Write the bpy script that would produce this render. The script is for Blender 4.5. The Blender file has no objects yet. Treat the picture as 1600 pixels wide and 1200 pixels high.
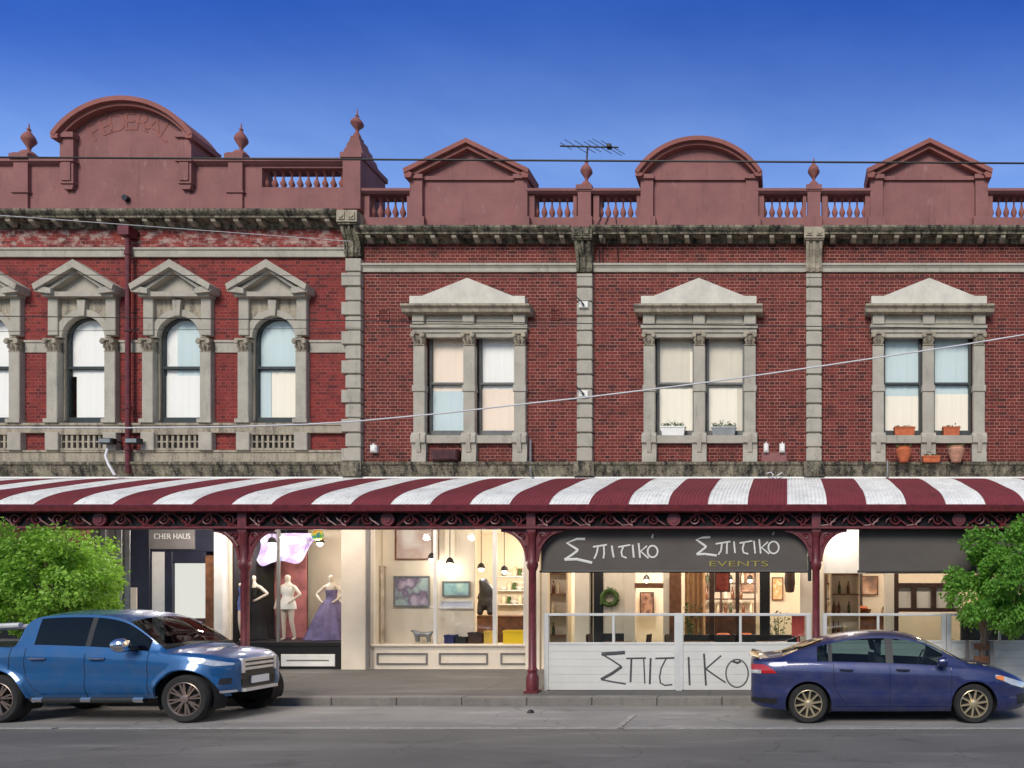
SUN_STR, SUN_ANG, SKY_STR, EXPO = 2.3, 26.0, .088, .45
SKY_LO, SKY_HI = (1.52,1.62,2.0,1), (.31,.64,1.52,1)
LAMPS = .85
import bpy, math, random
from mathutils import Vector, Matrix
R = math.radians
random.seed(7)
D = bpy.data
sc = bpy.context.scene
COL = sc.collection
CY, FPX, PX0, PY0, CH = -16.92, 1100.0, 1230.0, 928.0, 2.07

def PX(px, Y=0.0): return (px - PX0) * (Y - CY) / FPX
def PZ(py, Y=0.0): return CH + (PY0 - py) * (Y - CY) / FPX

# ------------------------------------------------------------------ mesh builder
class MB:
    def __init__(s):
        s.v = []; s.f = []; s.mi = []; s.cur = 0
    def add(s, vs, fs):
        o = len(s.v); s.v += [tuple(v) for v in vs]
        for f in fs:
            s.f.append(tuple(i + o for i in f)); s.mi.append(s.cur)
        return s
    def box(s, x0, x1, y0, y1, z0, z1):
        if x0 > x1: x0, x1 = x1, x0
        if y0 > y1: y0, y1 = y1, y0
        if z0 > z1: z0, z1 = z1, z0
        return s.add([(x0,y0,z0),(x1,y0,z0),(x1,y1,z0),(x0,y1,z0),(x0,y0,z1),(x1,y0,z1),(x1,y1,z1),(x0,y1,z1)],
                     [(0,3,2,1),(4,5,6,7),(0,1,5,4),(1,2,6,5),(2,3,7,6),(3,0,4,7)])
    def cbox(s, x0, x1, y0, y1, z0, z1, c=.01):           # box with its front edges chamfered
        s.prism([(x0,z0),(x1,z0),(x1,z1),(x0,z1)], y0 + c, y1)
        a = [(x0,y0+c,z0),(x1,y0+c,z0),(x1,y0+c,z1),(x0,y0+c,z1),(x0+c,y0,z0+c),(x1-c,y0,z0+c),(x1-c,y0,z1-c),(x0+c,y0,z1-c)]
        return s.add(a, [(4,5,6,7),(0,1,5,4),(1,2,6,5),(2,3,7,6),(3,0,4,7)])
    def prism(s, poly, y0, y1):                            # polygon in (x, z), extruded along y
        n = len(poly)
        vs = [(x,y0,z) for x,z in poly] + [(x,y1,z) for x,z in poly]
        a = sum(poly[i][0]*poly[(i+1)%n][1]-poly[(i+1)%n][0]*poly[i][1] for i in range(n))
        fs = [tuple(range(n)), tuple(range(2*n-1, n-1, -1))]
        fs += [(i, n+i, n+(i+1)%n, (i+1)%n) for i in range(n)]
        if a < 0: fs = [tuple(reversed(f)) for f in fs]
        return s.add(vs, fs)
    def prof(s, poly, x0, x1):                             # profile in (y, z), run along x
        n = len(poly)
        vs = [(x0,y,z) for y,z in poly] + [(x1,y,z) for y,z in poly]
        a = sum(poly[i][0]*poly[(i+1)%n][1]-poly[(i+1)%n][0]*poly[i][1] for i in range(n))
        fs = [tuple(range(n-1,-1,-1)), tuple(range(n, 2*n))]
        fs += [(i, (i+1)%n, n+(i+1)%n, n+i) for i in range(n)]
        if a < 0: fs = [tuple(reversed(f)) for f in fs]
        return s.add(vs, fs)
    def lathe(s, prof, cx=0, cy=0, cz=0, seg=12, ax='z'):
        n = len(prof); vs = []; fs = []
        for r, z in prof:
            for k in range(seg):
                t = 2*math.pi*k/seg
                a, b = r*math.cos(t), r*math.sin(t)
                if ax == 'z': vs.append((cx+a, cy+b, cz+z))
                elif ax == 'y': vs.append((cx+a, cy+z, cz+b))
                else: vs.append((cx+z, cy+a, cz+b))
        for i in range(n-1):
            for k in range(seg):
                q = (i*seg+k, i*seg+(k+1)%seg, (i+1)*seg+(k+1)%seg, (i+1)*seg+k)
                fs.append(q if ax != 'y' else tuple(reversed(q)))
        fs.append(tuple(range(seg-1,-1,-1)) if ax != 'y' else tuple(range(seg)))
        q = tuple(range((n-1)*seg, n*seg)); fs.append(q if ax != 'y' else tuple(reversed(q)))
        return s.add(vs, fs)
    def tube(s, pts, r, seg=6, flat=1.0):                  # flat squashes along y
        pts = [Vector(p) for p in pts]; n = len(pts); vs = []; fs = []
        rr = r if isinstance(r, (list, tuple)) else [r]*n
        up = None
        for i, p in enumerate(pts):
            t = (pts[min(i+1,n-1)] - pts[max(i-1,0)])
            if t.length < 1e-9: t = Vector((0,0,1))
            t.normalize()
            if up is None:
                up = Vector((0,1,0)) if abs(t.y) < .9 else Vector((1,0,0))
            u = t.cross(up)
            if u.length < 1e-6: u = t.cross(Vector((1,0,0)))
            u.normalize(); w = u.cross(t); up = w
            for k in range(seg):
                a = 2*math.pi*k/seg
                o = (u*math.cos(a) + w*math.sin(a))*rr[i]; o.y *= flat
                vs.append(p + o)
        for i in range(n-1):
            for k in range(seg):
                fs.append((i*seg+k, i*seg+(k+1)%seg, (i+1)*seg+(k+1)%seg, (i+1)*seg+k))
        fs.append(tuple(range(seg-1,-1,-1))); fs.append(tuple(range((n-1)*seg, n*seg)))
        return s.add(vs, fs)
    def grid(s, fn, nu, nv):                               # fn(u, v) -> point
        o = [fn(i/nu, j/nv) for i in range(nu+1) for j in range(nv+1)]
        w = nv+1
        return s.add(o, [(i*w+j, (i+1)*w+j, (i+1)*w+j+1, i*w+j+1) for i in range(nu) for j in range(nv)])
    def mesh(s, name, mats, smooth=False, angle=35):
        me = D.meshes.new(name); me.from_pydata(s.v, [], s.f)
        for m in (mats if isinstance(mats, (list, tuple)) else [mats]): me.materials.append(m)
        if max(s.mi, default=0): me.polygons.foreach_set('material_index', s.mi)
        me.validate(); me.update()
        if smooth:
            me.polygons.foreach_set('use_smooth', [True]*len(me.polygons))
            if angle: me.set_sharp_from_angle(angle=R(angle))
        return me

WP = {}                                                    # world position of every object's origin
def link(o, parent=None, loc=(0,0,0), rotz=0):
    COL.objects.link(o)
    w = Vector(loc)
    if parent is not None:
        o.parent = parent; o.location = w - WP[parent.name]
    else: o.location = w
    if rotz: o.rotation_euler[2] = rotz
    WP[o.name] = w
    return o
def tag(o, label=None, cat=None, group=None, kind=None):
    if label: o['label'] = label
    if cat: o['category'] = cat
    if group: o['group'] = group
    if kind: o['kind'] = kind
    return o
def thing(name, label, cat, loc=(0,0,0), group=None):
    o = D.objects.new(name, None); o.empty_display_size = .2
    link(o, None, loc); return tag(o, label, cat, group)
def part(name, mb, mats, parent, smooth=False, label=None, angle=35):
    o = D.objects.new(name, mb.mesh(name, mats, smooth, angle)); link(o, parent)
    if label: o['label'] = label
    return o
def solo(name, mb, mats, label, cat, group=None, smooth=False, kind=None):
    o = D.objects.new(name, mb.mesh(name, mats, smooth)); link(o)
    return tag(o, label, cat, group, kind)
def inst(name, me, parent, loc, rotz=0):
    return link(D.objects.new(name, me), parent, loc, rotz)
def copy_tree(o, parent=None, loc=None):
    c = o.copy(); COL.objects.link(c)
    if parent is not None: c.parent = parent
    if loc is not None: c.location = loc
    WP[c.name] = Vector(loc) if loc is not None else WP[o.name]
    for ch in [x for x in D.objects if x.parent == o]: copy_tree(ch, c)
    return c

# ------------------------------------------------------------------ materials
def lin(r, g, b):
    f = lambda c: (c/255/12.92) if c/255 <= .04045 else ((c/255+.055)/1.055)**2.4
    return (f(r), f(g), f(b), 1)
class NT:
    def __init__(s, name):
        s.m = D.materials.new(name); s.m.use_nodes = True
        s.t = s.m.node_tree; s.n = s.t.nodes; s.n.clear()
        s.out = s.n.new('ShaderNodeOutputMaterial')
    def node(s, typ, **kw):
        n = s.n.new('ShaderNode' + typ)
        for k, v in kw.items():
            if k in n.inputs.keys(): s.set(n.inputs[k], v)
            else: setattr(n, k, v)
        return n
    def set(s, inp, v):
        if hasattr(v, 'is_output'): s.t.links.new(v, inp)
        else: inp.default_value = v
    def pos(s): return s.node('NewGeometry').outputs['Position']
    def objc(s): return s.node('TexCoord').outputs['Object']
    def noise(s, vec, scale, detail=4, rough=.55):
        n = s.node('TexNoise'); s.set(n.inputs['Vector'], vec)
        n.inputs['Scale'].default_value = scale; n.inputs['Detail'].default_value = detail; n.inputs['Roughness'].default_value = rough
        return n.outputs['Fac']
    def scale(s, vec, v):
        n = s.node('VectorMath', operation='MULTIPLY'); s.set(n.inputs[0], vec); n.inputs[1].default_value = v
        return n.outputs[0]
    def ramp(s, fac, *stops):
        n = s.node('ValToRGB'); s.set(n.inputs[0], fac); e = n.color_ramp.elements
        while len(e) < len(stops): e.new(.5)
        for i, (p, c) in enumerate(stops):
            e[i].position = p; e[i].color = c if isinstance(c, tuple) else (c,c,c,1)
        return n.outputs[0]
    def mix(s, fac, a, b, mode='MIX'):
        n = s.node('Mix', data_type='RGBA', blend_type=mode)
        s.set(n.inputs[0], fac); s.set(n.inputs[6], a); s.set(n.inputs[7], b)
        return n.outputs[2]
    def math(s, op, a, b=0.0):
        n = s.node('Math', operation=op); s.set(n.inputs[0], a); s.set(n.inputs[1], b)
        return n.outputs[0]
    def bump(s, h, strength=.3, dist=.01):
        n = s.node('Bump'); s.set(n.inputs['Height'], h); n.inputs['Strength'].default_value = strength; n.inputs['Distance'].default_value = dist
        return n.outputs[0]
    def bsdf(s, color, rough=.7, metal=0.0, normal=None, **kw):
        n = s.node('BsdfPrincipled'); s.set(n.inputs['Base Color'], color); s.set(n.inputs['Roughness'], rough); s.set(n.inputs['Metallic'], metal)
        if normal is not None: s.set(n.inputs['Normal'], normal)
        for k, v in kw.items(): s.set(n.inputs[k.replace('_', ' ')], v)
        s.t.links.new(n.outputs[0], s.out.inputs[0]); return n
def surf(name, color, rough=.6, metal=0.0, var=.18, scale=6.0, bump=.0, bscale=60, **kw):
    t = NT(name); p = t.pos()
    f = t.noise(p, scale, 5)
    c2 = tuple(max(0, x*(1-var*1.6)) for x in color[:3]) + (1,)
    c3 = tuple(min(1, x*(1+var)) for x in color[:3]) + (1,)
    col = t.ramp(f, (.3, c2), (.7, c3))
    nm = None
    if bump: nm = t.bump(t.noise(p, bscale, 3), bump)
    t.bsdf(col, rough, metal, nm, **kw); return t.m

def brick_mat(name, c1, c2, mortar, pale=.5, white=0.0):
    t = NT(name); p = t.pos()
    sx = t.node('SeparateXYZ'); t.set(sx.inputs[0], p)
    cb = t.node('CombineXYZ'); t.set(cb.inputs[0], t.math('ADD', sx.outputs[0], sx.outputs[1])); t.set(cb.inputs[1], sx.outputs[2])
    # slightly wandering courses
    wob = t.noise(p, 3.0, 2)
    v2 = t.node('VectorMath', operation='ADD'); t.set(v2.inputs[0], cb.outputs[0])
    w2 = t.node('CombineXYZ'); t.set(w2.inputs[1], t.math('MULTIPLY', t.math('SUBTRACT', wob, .5), .012)); t.set(w2.inputs[0], t.math('MULTIPLY', t.math('SUBTRACT', wob, .5), .02)); t.set(v2.inputs[1], w2.outputs[0])
    b = t.node('TexBrick', offset=.5, offset_frequency=2, squash=.5, squash_frequency=2)
    t.set(b.inputs['Vector'], v2.outputs[0])
    for k, v in (('Scale',1.0),('Mortar Size',.0075),('Mortar Smooth',.25),('Bias',-.1),('Brick Width',.24),('Row Height',.0806),
                 ('Color1',(1,1,1,1)),('Color2',(0,0,0,1)),('Mortar',(.5,.5,.5,1))): b.inputs[k].default_value = v
    tone = t.mix(.42, b.outputs[0], t.ramp(t.noise(p, 2.4, 6, .7), (.3, 0.0), (.7, 1.0)))
    dk = (c1[0]*.45, c1[1]*.55, c1[2]*.6, 1); org = (min(1,c2[0]*1.12), c2[1]*1.45, c2[2]*1.25, 1)
    bc = t.ramp(tone, (.08, dk), (.3, c1), (.62, c2), (.8, tuple((a+b_)/2 for a, b_ in zip(c1, c2))), (.97, org))
    grit = t.ramp(t.noise(p, 38, 4, .7), (.3, .72), (.7, 1.2)); bc = t.mix(1.0, bc, grit, 'MULTIPLY')
    big = t.noise(p, .55, 6, .65)
    bc = t.mix(t.ramp(big, (.4, 0.0), (.75, .55)), bc, (c1[0]*.55, c1[1]*.55, c1[2]*.6, 1))
    mfade = t.ramp(t.noise(p, 2.1, 6, .7), (.36, 0.0), (.64, 1.0))
    mc = t.mix(mfade, tuple(x*.42 for x in mortar[:3]) + (1,), mortar)
    col = t.mix(b.outputs['Fac'], bc, mc)
    if white:                                              # lime bloom on old bricks
        m1 = t.math('MULTIPLY', t.math('GREATER_THAN', sx.outputs[2], 10.42), t.ramp(t.noise(t.scale(p, (1,1,1.6)), 4.0, 6, .7), (.48, 0.0), (.6, white)))
        col = t.mix(m1, col, (.55,.46,.40,1))
    soot = t.ramp(t.noise(t.scale(p, (1,1,.35)), 1.7, 7, .7), (.55, 0.0), (.8, .55))
    col = t.mix(soot, col, (.03,.022,.02,1))
    h = t.math('ADD', t.math('MULTIPLY', b.outputs['Fac'], -1.0), t.math('MULTIPLY', t.noise(p, 70, 3), .5))
    t.bsdf(col, .85, 0, t.bump(h, .55, .012)); return t.m

def stone_mat(name, base, dark, amount=.5, streak=1.0, green=False):
    t = NT(name); p = t.pos()
    f1 = t.noise(p, 2.2, 7, .68); f2 = t.noise(t.scale(p, (3.2,3.2,.55*streak)), 2.0, 6, .7); f3 = t.noise(p, 28, 5, .7)
    c = t.ramp(f1, (.3, tuple(x*.8 for x in base[:3])+(1,)), (.7, tuple(min(1,x*1.12) for x in base[:3])+(1,)))
    k = t.math('ADD', t.math('MULTIPLY', f2, .6), t.math('MULTIPLY', f3, .4))
    c = t.mix(t.ramp(k, (.62-.24*amount, 0.0), (.74-.16*amount, min(1,.35+.65*amount))), c, dark)
    if green: c = t.mix(t.ramp(t.noise(p, 5, 5, .7), (.56, 0.0), (.68, .6)), c, (.06,.07,.02,1))
    t.bsdf(c, .9, 0, t.bump(t.math('ADD', f3, t.math('MULTIPLY', t.noise(p, 110, 2), .4)), .35, .01)); return t.m

def glass_mat(name, tint=(.92,.95,.95,1), refl=1.0, rough=.01):
    t = NT(name)
    tr = t.node('BsdfTransparent', Color=tint); gl = t.node('BsdfGlossy', Roughness=rough)
    p = t.pos()
    t.set(gl.inputs['Normal'], t.bump(t.noise(p, 1.6, 2), .03, .05))
    fr = t.node('Fresnel', IOR=1.5)
    mx = t.node('MixShader'); t.set(mx.inputs[0], t.math('MULTIPLY', t.math('MULTIPLY', fr.outputs[0], refl), t.math('SUBTRACT', 1.0, t.node('NewGeometry').outputs['Backfacing']))); t.set(mx.inputs[1], tr.outputs[0]); t.set(mx.inputs[2], gl.outputs[0])
    t.t.links.new(mx.outputs[0], t.out.inputs[0]); return t.m
def emit(name, color, s):
    t = NT(name); e = t.node('Emission', Color=color, Strength=s); t.t.links.new(e.outputs[0], t.out.inputs[0]); return t.m
def paint_mat(name, color, flake=.25, coat=1.0):
    t = NT(name); p = t.objc()
    f = t.noise(p, 900, 1)
    c = t.mix(t.math('MULTIPLY', f, .3), color, tuple(min(1,x*1.6+.01) for x in color[:3])+(1,))
    d = t.ramp(t.noise(t.scale(t.pos(), (1,1,1.5)), 3.5, 6, .65), (.35, 0.0), (.8, .25))
    c = t.mix(d, c, (.16,.14,.12,1))
    c = t.mix(t.node('NewGeometry').outputs['Backfacing'], c, (.03,.03,.032,1))
    t.bsdf(c, .38, flake, None, Coat_Weight=coat, Coat_Roughness=.04); return t.m

M = {}
M['brick'] = brick_mat('brick_red', lin(74,23,22), lin(120,44,36), lin(184,126,112))
M['brick_left'] = brick_mat('brick_red_painted', lin(96,26,28), lin(146,48,41), lin(156,88,80), white=.55)
M['stone'] = stone_mat('cement_render', lin(172,165,152), (.05,.045,.04,1), .34)
M['stone_lt'] = stone_mat('cement_render_pale', lin(208,202,190), (.08,.075,.07,1), .22)
M['stone_dirty'] = stone_mat('cement_lichened', lin(158,148,126), (.012,.011,.010,1), 1.04, 1.6, True)
M['stone_mid'] = stone_mat('cement_stained', lin(168,157,138), (.03,.027,.022,1), .62, .8)
def stucco_mat(name, base):
    t = NT(name); p = t.pos()
    f = t.noise(p, 1.1, 6, .65); st = t.noise(t.scale(p, (3.5,3.5,.32)), 2.2, 6, .7); g = t.noise(p, 34, 4, .65)
    c = t.ramp(f, (.3, tuple(x*.82 for x in base[:3])+(1,)), (.7, tuple(min(1,x*1.2) for x in base[:3])+(1,)))
    c = t.mix(t.ramp(st, (.56, 0.0), (.76, .6)), c, (base[0]*.45, base[1]*.5, base[2]*.5, 1))
    c = t.mix(t.ramp(t.noise(t.scale(p, (2,2,.8)), 3.3, 7, .75), (.6, 0.0), (.72, .4)), c, (.42,.30,.27,1))
    t.bsdf(c, .85, 0, t.bump(t.math('ADD', g, t.math('MULTIPLY', t.noise(p, 7, 4), .8)), .4, .012)); return t.m
M['stucco'] = stucco_mat('pink_stucco', lin(136,90,88))
M['stucco_trim'] = stucco_mat('pink_stucco_trim', lin(140,86,80))
M['maroon'] = surf('maroon_paint', lin(104,40,46), .42, 0, .25, 9, .05)
M['maroon_dk'] = surf('maroon_paint_dark', lin(76,30,34), .5, 0, .3, 9, .05)
M['sheet_red'] = stone_mat('maroon_sheet', lin(122,46,54), (.05,.022,.022,1), .42, .6)
M['sheet_white'] = stone_mat('white_sheet', lin(232,231,225), (.30,.27,.24,1), .42, .6)
M['white'] = surf('white_paint', lin(232,230,224), .5, 0, .05, 4)
M['cream'] = surf('cream_paint', lin(232,219,199), .6, 0, .06, 2)
M['cream_wall'] = surf('cream_plaster', lin(240,226,204), .8, 0, .05, 1.2)
M['grey_paint'] = surf('grey_paint', lin(120,116,114), .6, 0, .1, 3)
M['black'] = surf('black_paint', lin(28,27,28), .45, 0, .2, 6)
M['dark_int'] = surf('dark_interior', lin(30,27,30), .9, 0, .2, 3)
M['navy'] = surf('navy_paint', lin(40,42,58), .4, 0, .2, 3)
M['charcoal'] = surf('charcoal_canvas', lin(88,82,77), .85, 0, .1, 1.5, .2, 300)
M['chalk'] = surf('chalk_white', lin(214,212,206), .8, 0, .12, 40)
M['gold'] = surf('olive_gold', lin(150,138,70), .7, 0, .1, 30)
M['mark'] = surf('charcoal_mark', lin(78,78,80), .9, 0, .3, 25)
M['timber'] = surf('brown_timber', lin(120,78,52), .5, 0, .3, 7)
M['timber_dk'] = surf('dark_timber', lin(70,46,34), .5, 0, .3, 7)
M['terracotta'] = surf('terracotta', lin(196,104,66), .85, 0, .15, 9)
M['terracotta_pale'] = surf('terracotta_pale', lin(190,140,116), .85, 0, .2, 9)
M['leaf'] = surf('leaf_green', lin(70,96,40), .6, 0, .4, 12)
M['lead'] = surf('grey_metal', lin(150,150,150), .4, .6, .1, 8)
M['steel_dk'] = surf('dark_metal', lin(52,52,54), .4, .5, .2, 8)
M['cable'] = surf('black_cable', lin(30,27,26), .6, 0, .1, 4)
M['cable_white'] = surf('pale_cable', lin(214,212,214), .5, 0, .06, 4)
M['glass'] = glass_mat('window_glass', (.985,.98,.965,1), .8)
M['shopglass'] = glass_mat('shop_glass', (.96,.97,.97,1), .8)
M['curtain'] = surf('cream_blind', lin(254,246,232), .9, 0, .02, 1)
M['curtain_g'] = surf('dull_blind', lin(226,218,204), .9, 0, .05, 1.5)
M['curtain_w'] = surf('white_blind', lin(250,250,250), .9, 0, .02, 1)
M['curtain_p'] = surf('peach_blind', lin(250,232,216), .9, 0, .02, 1)
M['curtain_b'] = surf('pale_blue_blind', lin(206,224,230), .9, 0, .03, 1)
M['sash'] = surf('sash_grey', lin(96,97,95), .5, 0, .15, 6)
M['sash_dk'] = surf('sash_dark', lin(52,58,58), .5, 0, .15, 6)
M['lamp'] = emit('lamp_glow', (1,.86,.66,1), 9)
M['skin_doll'] = surf('mannequin_plastic', lin(224,208,190), .4, 0, .05, 3)
M['seat_cloth'] = surf('seat_cloth', lin(70,68,68), .9, 0, .2, 8)
# ------------------------------------------------------------------ world, sun, camera
sun_to = Vector((-.16, -.80, .64)).normalized()
W = D.worlds.new('World'); sc.world = W; W.use_nodes = True
nt = W.node_tree; bg = nt.nodes['Background']
sky = nt.nodes.new('ShaderNodeTexSky'); sky.sky_type = 'NISHITA'; sky.sun_disc = False
sky.sun_elevation = math.asin(sun_to.z); sky.sun_rotation = math.atan2(sun_to.x, sun_to.y)
sky.air_density = 1.0; sky.dust_density = .1; sky.ozone_density = 3.0; sky.altitude = 0
tc = nt.nodes.new('ShaderNodeTexCoord'); sp = nt.nodes.new('ShaderNodeSeparateXYZ'); nt.links.new(tc.outputs['Generated'], sp.inputs[0])
rp = nt.nodes.new('ShaderNodeValToRGB'); 
def _m(op, a, b):
    n = nt.nodes.new('ShaderNodeMath'); n.operation = op
    for i, v in enumerate((a, b)):
        if hasattr(v, 'is_output'): nt.links.new(v, n.inputs[i])
        else: n.inputs[i].default_value = v
    return n.outputs[0]
nt.links.new(_m('DIVIDE', sp.outputs[2], _m('SQRT', _m('ADD', _m('MULTIPLY', sp.outputs[1], sp.outputs[1]), _m('MULTIPLY', sp.outputs[2], sp.outputs[2])), 0.0)), rp.inputs[0])
rp.color_ramp.interpolation = 'EASE'
e = rp.color_ramp.elements; e.new(.3); e.new(.5)
for k_, (p_, c_) in enumerate(((.0,(1,1,1,1)),(.28,(1.05,1.05,1.1,1)),(.50,SKY_LO),(.655,SKY_HI))): e[k_].position = p_; e[k_].color = c_
mu = nt.nodes.new('ShaderNodeMix'); mu.data_type = 'RGBA'; mu.blend_type = 'MULTIPLY'; ym = nt.nodes.new('ShaderNodeMapRange'); ym.inputs['From Min'].default_value = -.25; ym.inputs['From Max'].default_value = .3; nt.links.new(sp.outputs[1], ym.inputs['Value']); nt.links.new(ym.outputs[0], mu.inputs[0])
nt.links.new(sky.outputs[0], mu.inputs[6]); nt.links.new(rp.outputs[0], mu.inputs[7]); 
cn = nt.nodes.new('ShaderNodeTexNoise'); cn.inputs['Scale'].default_value = 3.2; cn.inputs['Detail'].default_value = 7; cn.inputs['Roughness'].default_value = .6
cm = nt.nodes.new('ShaderNodeMapping'); cm.inputs['Scale'].default_value = (1,1,3.4); nt.links.new(tc.outputs['Generated'], cm.inputs[0]); nt.links.new(cm.outputs[0], cn.inputs['Vector'])
cr = nt.nodes.new('ShaderNodeValToRGB'); cr.color_ramp.elements[0].position = .42; cr.color_ramp.elements[0].color = (.96,.97,.98,1); cr.color_ramp.elements[1].position = .72; cr.color_ramp.elements[1].color = (1.28,1.18,1.08,1)
nt.links.new(cn.outputs['Fac'], cr.inputs[0])
m2 = nt.nodes.new('ShaderNodeMix'); m2.data_type = 'RGBA'; m2.blend_type = 'MULTIPLY'; m2.inputs[0].default_value = 1
nt.links.new(mu.outputs[2], m2.inputs[6]); nt.links.new(cr.outputs[0], m2.inputs[7]); nt.links.new(m2.outputs[2], bg.inputs[0])
bg.inputs[1].default_value = SKY_STR
sl = D.lights.new('sun', 'SUN'); sl.energy = SUN_STR; sl.angle = R(SUN_ANG); sl.color = (1,.925,.82)
so = D.objects.new('sun', sl); COL.objects.link(so); so.location = (-10,-20,30); so.rotation_euler = (-sun_to).to_track_quat('-Z','Y').to_euler()
cam = D.cameras.new('camera'); cam.sensor_width = 36; cam.lens = FPX/1600*36; cam.shift_x = (800-PX0)/1600; cam.shift_y = (PY0-600)/1600
cam.clip_end = 2000
co = D.objects.new('camera', cam); COL.objects.link(co); co.location = (0, CY, CH); co.rotation_euler = (R(90),0,0); sc.camera = co
sc.view_settings.view_transform = 'Standard'; sc.view_settings.look = 'None'; sc.view_settings.exposure = EXPO; sc.view_settings.gamma = 1
sc.cycles.max_bounces = 8; sc.cycles.transparent_max_bounces = 12
sc.cycles.sample_clamp_indirect = 6

# ------------------------------------------------------------------ ground
def asphalt(name, base, crack=.35, joints=False):
    t = NT(name); p = t.pos()
    f = t.noise(p, 160, 3, .7); g = t.noise(p, .7, 6, .6); s = t.noise(t.scale(p, (.25,1.6,1)), 1.4, 5, .6)
    c = t.ramp(f, (.3, tuple(x*.6 for x in base)+(1,)), (.72, tuple(x*1.5 for x in base)+(1,)))
    c = t.mix(t.ramp(g, (.35, 0.0), (.7, .5)), c, tuple(x*.55 for x in base)+(1,))
    c = t.mix(t.ramp(s, (.52, 0.0), (.7, .5)), c, tuple(x*1.7 for x in base)+(1,))
    v = t.node('TexVoronoi', feature='DISTANCE_TO_EDGE'); wv = t.node('VectorMath', operation='ADD'); t.set(wv.inputs[0], p)
    n3 = t.node('TexNoise'); t.set(n3.inputs['Vector'], p); n3.inputs['Scale'].default_value = 1.5
    t.set(wv.inputs[1], n3.outputs['Color']); t.set(v.inputs['Vector'], wv.outputs[0]); v.inputs['Scale'].default_value = .33
    c = t.mix(t.ramp(v.outputs['Distance'], (0.0, crack), (.006, 0.0)), c, (.015,.015,.015,1))
    pt = t.node('TexVoronoi'); t.set(pt.inputs['Vector'], t.scale(p, (.22,.8,1))); pt.inputs['Scale'].default_value = .9
    sc_ = t.node('SeparateColor'); t.set(sc_.inputs[0], pt.outputs['Color'])
    c = t.mix(t.ramp(sc_.outputs[0], (.74, 0.0), (.76, .38)), c, tuple(x*.62 for x in base)+(1,))
    c = t.mix(t.ramp(t.noise(t.scale(p, (.8,1.6,1)), 1.1, 4, .5), (.63, 0.0), (.74, .65)), c, tuple(x*.4 for x in base)+(1,))
    if joints:
        sx = t.node('SeparateXYZ'); t.set(sx.inputs[0], p)
        fr = t.math('FRACT', t.math('MULTIPLY', sx.outputs[0], 1/1.5)); c = t.mix(t.math('MULTIPLY', t.math('LESS_THAN', fr, .012), .6), c, (.03,.03,.03,1))
    t.bsdf(c, .88, 0, t.bump(f, .5, .006)); return t.m
M['road'] = asphalt('road_asphalt', (.150,.142,.126))
M['lane'] = asphalt('parking_asphalt', (.25,.238,.222), .5)
M['path'] = asphalt('footpath_asphalt', (.118,.111,.102), .15, True)
M['kerb'] = stone_mat('bluestone_kerb', lin(124,119,112), (.09,.085,.08,1), .5)
M['line'] = stone_mat('worn_white_line', lin(176,172,164), (.24,.228,.212,1), 1.1)
mb = MB(); mb.add([(-600,-600,-.004),(600,-600,-.004),(600,600,-.004),(-600,600,-.004)], [(0,1,2,3)])
o = D.objects.new('ground', mb.mesh('ground', M['road'])); link(o); tag(o, kind='structure')
mb = MB(); mb.grid(lambda u, v: (-60+100*u, -6.06+2.2*v, 0.001+.012*v), 40, 4)
o = D.objects.new('road_parking_lane', mb.mesh('road_parking_lane', M['lane'])); link(o); tag(o, kind='structure')
mb = MB()
for k in range(84): mb.cbox(-60+1.2*k+.006, -60+1.2*(k+1)-.006, -3.95, -3.68, -.1, .158+.003*(k*7%3), .012)
o = D.objects.new('kerb', mb.mesh('kerb', M['kerb'])); link(o); tag(o, kind='structure')
mb = MB(); mb.add([(-60,-3.68,.156),(40,-3.68,.156),(40,.12,.27),(-60,.12,.27),(40,12,.27),(-60,12,.27)], [(0,1,2,3),(3,2,4,5)])
o = D.objects.new('footpath', mb.mesh('footpath', M['path'])); link(o); tag(o, kind='structure')
mb = MB()
for x0, x1 in ((-60, -11.3), (-11.2, -2.6), (-2.5, 40)): mb.box(x0, x1, -6.11, -6.02, -.02, .006)
o = D.objects.new('road_edge_line', mb.mesh('road_edge_line', M['line'])); link(o); tag(o, kind='structure')
mb = MB(); mb.box(-2.66, -2.56, -6.0, -4.95, 0, .0155)
o = D.objects.new('parking_bay_marking', mb.mesh('parking_bay_marking', M['line'])); link(o); tag(o, kind='structure')
mb = MB(); mb.lathe([(.06,0),(.06,.02),(.045,.045),(.02,.06)], PX(829,-4.7), -4.7, .004, 12)
solo('road_stud', mb, M['black'], 'small black stud on the asphalt by the veranda post and cafe barrier', 'stud', smooth=True)
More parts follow.
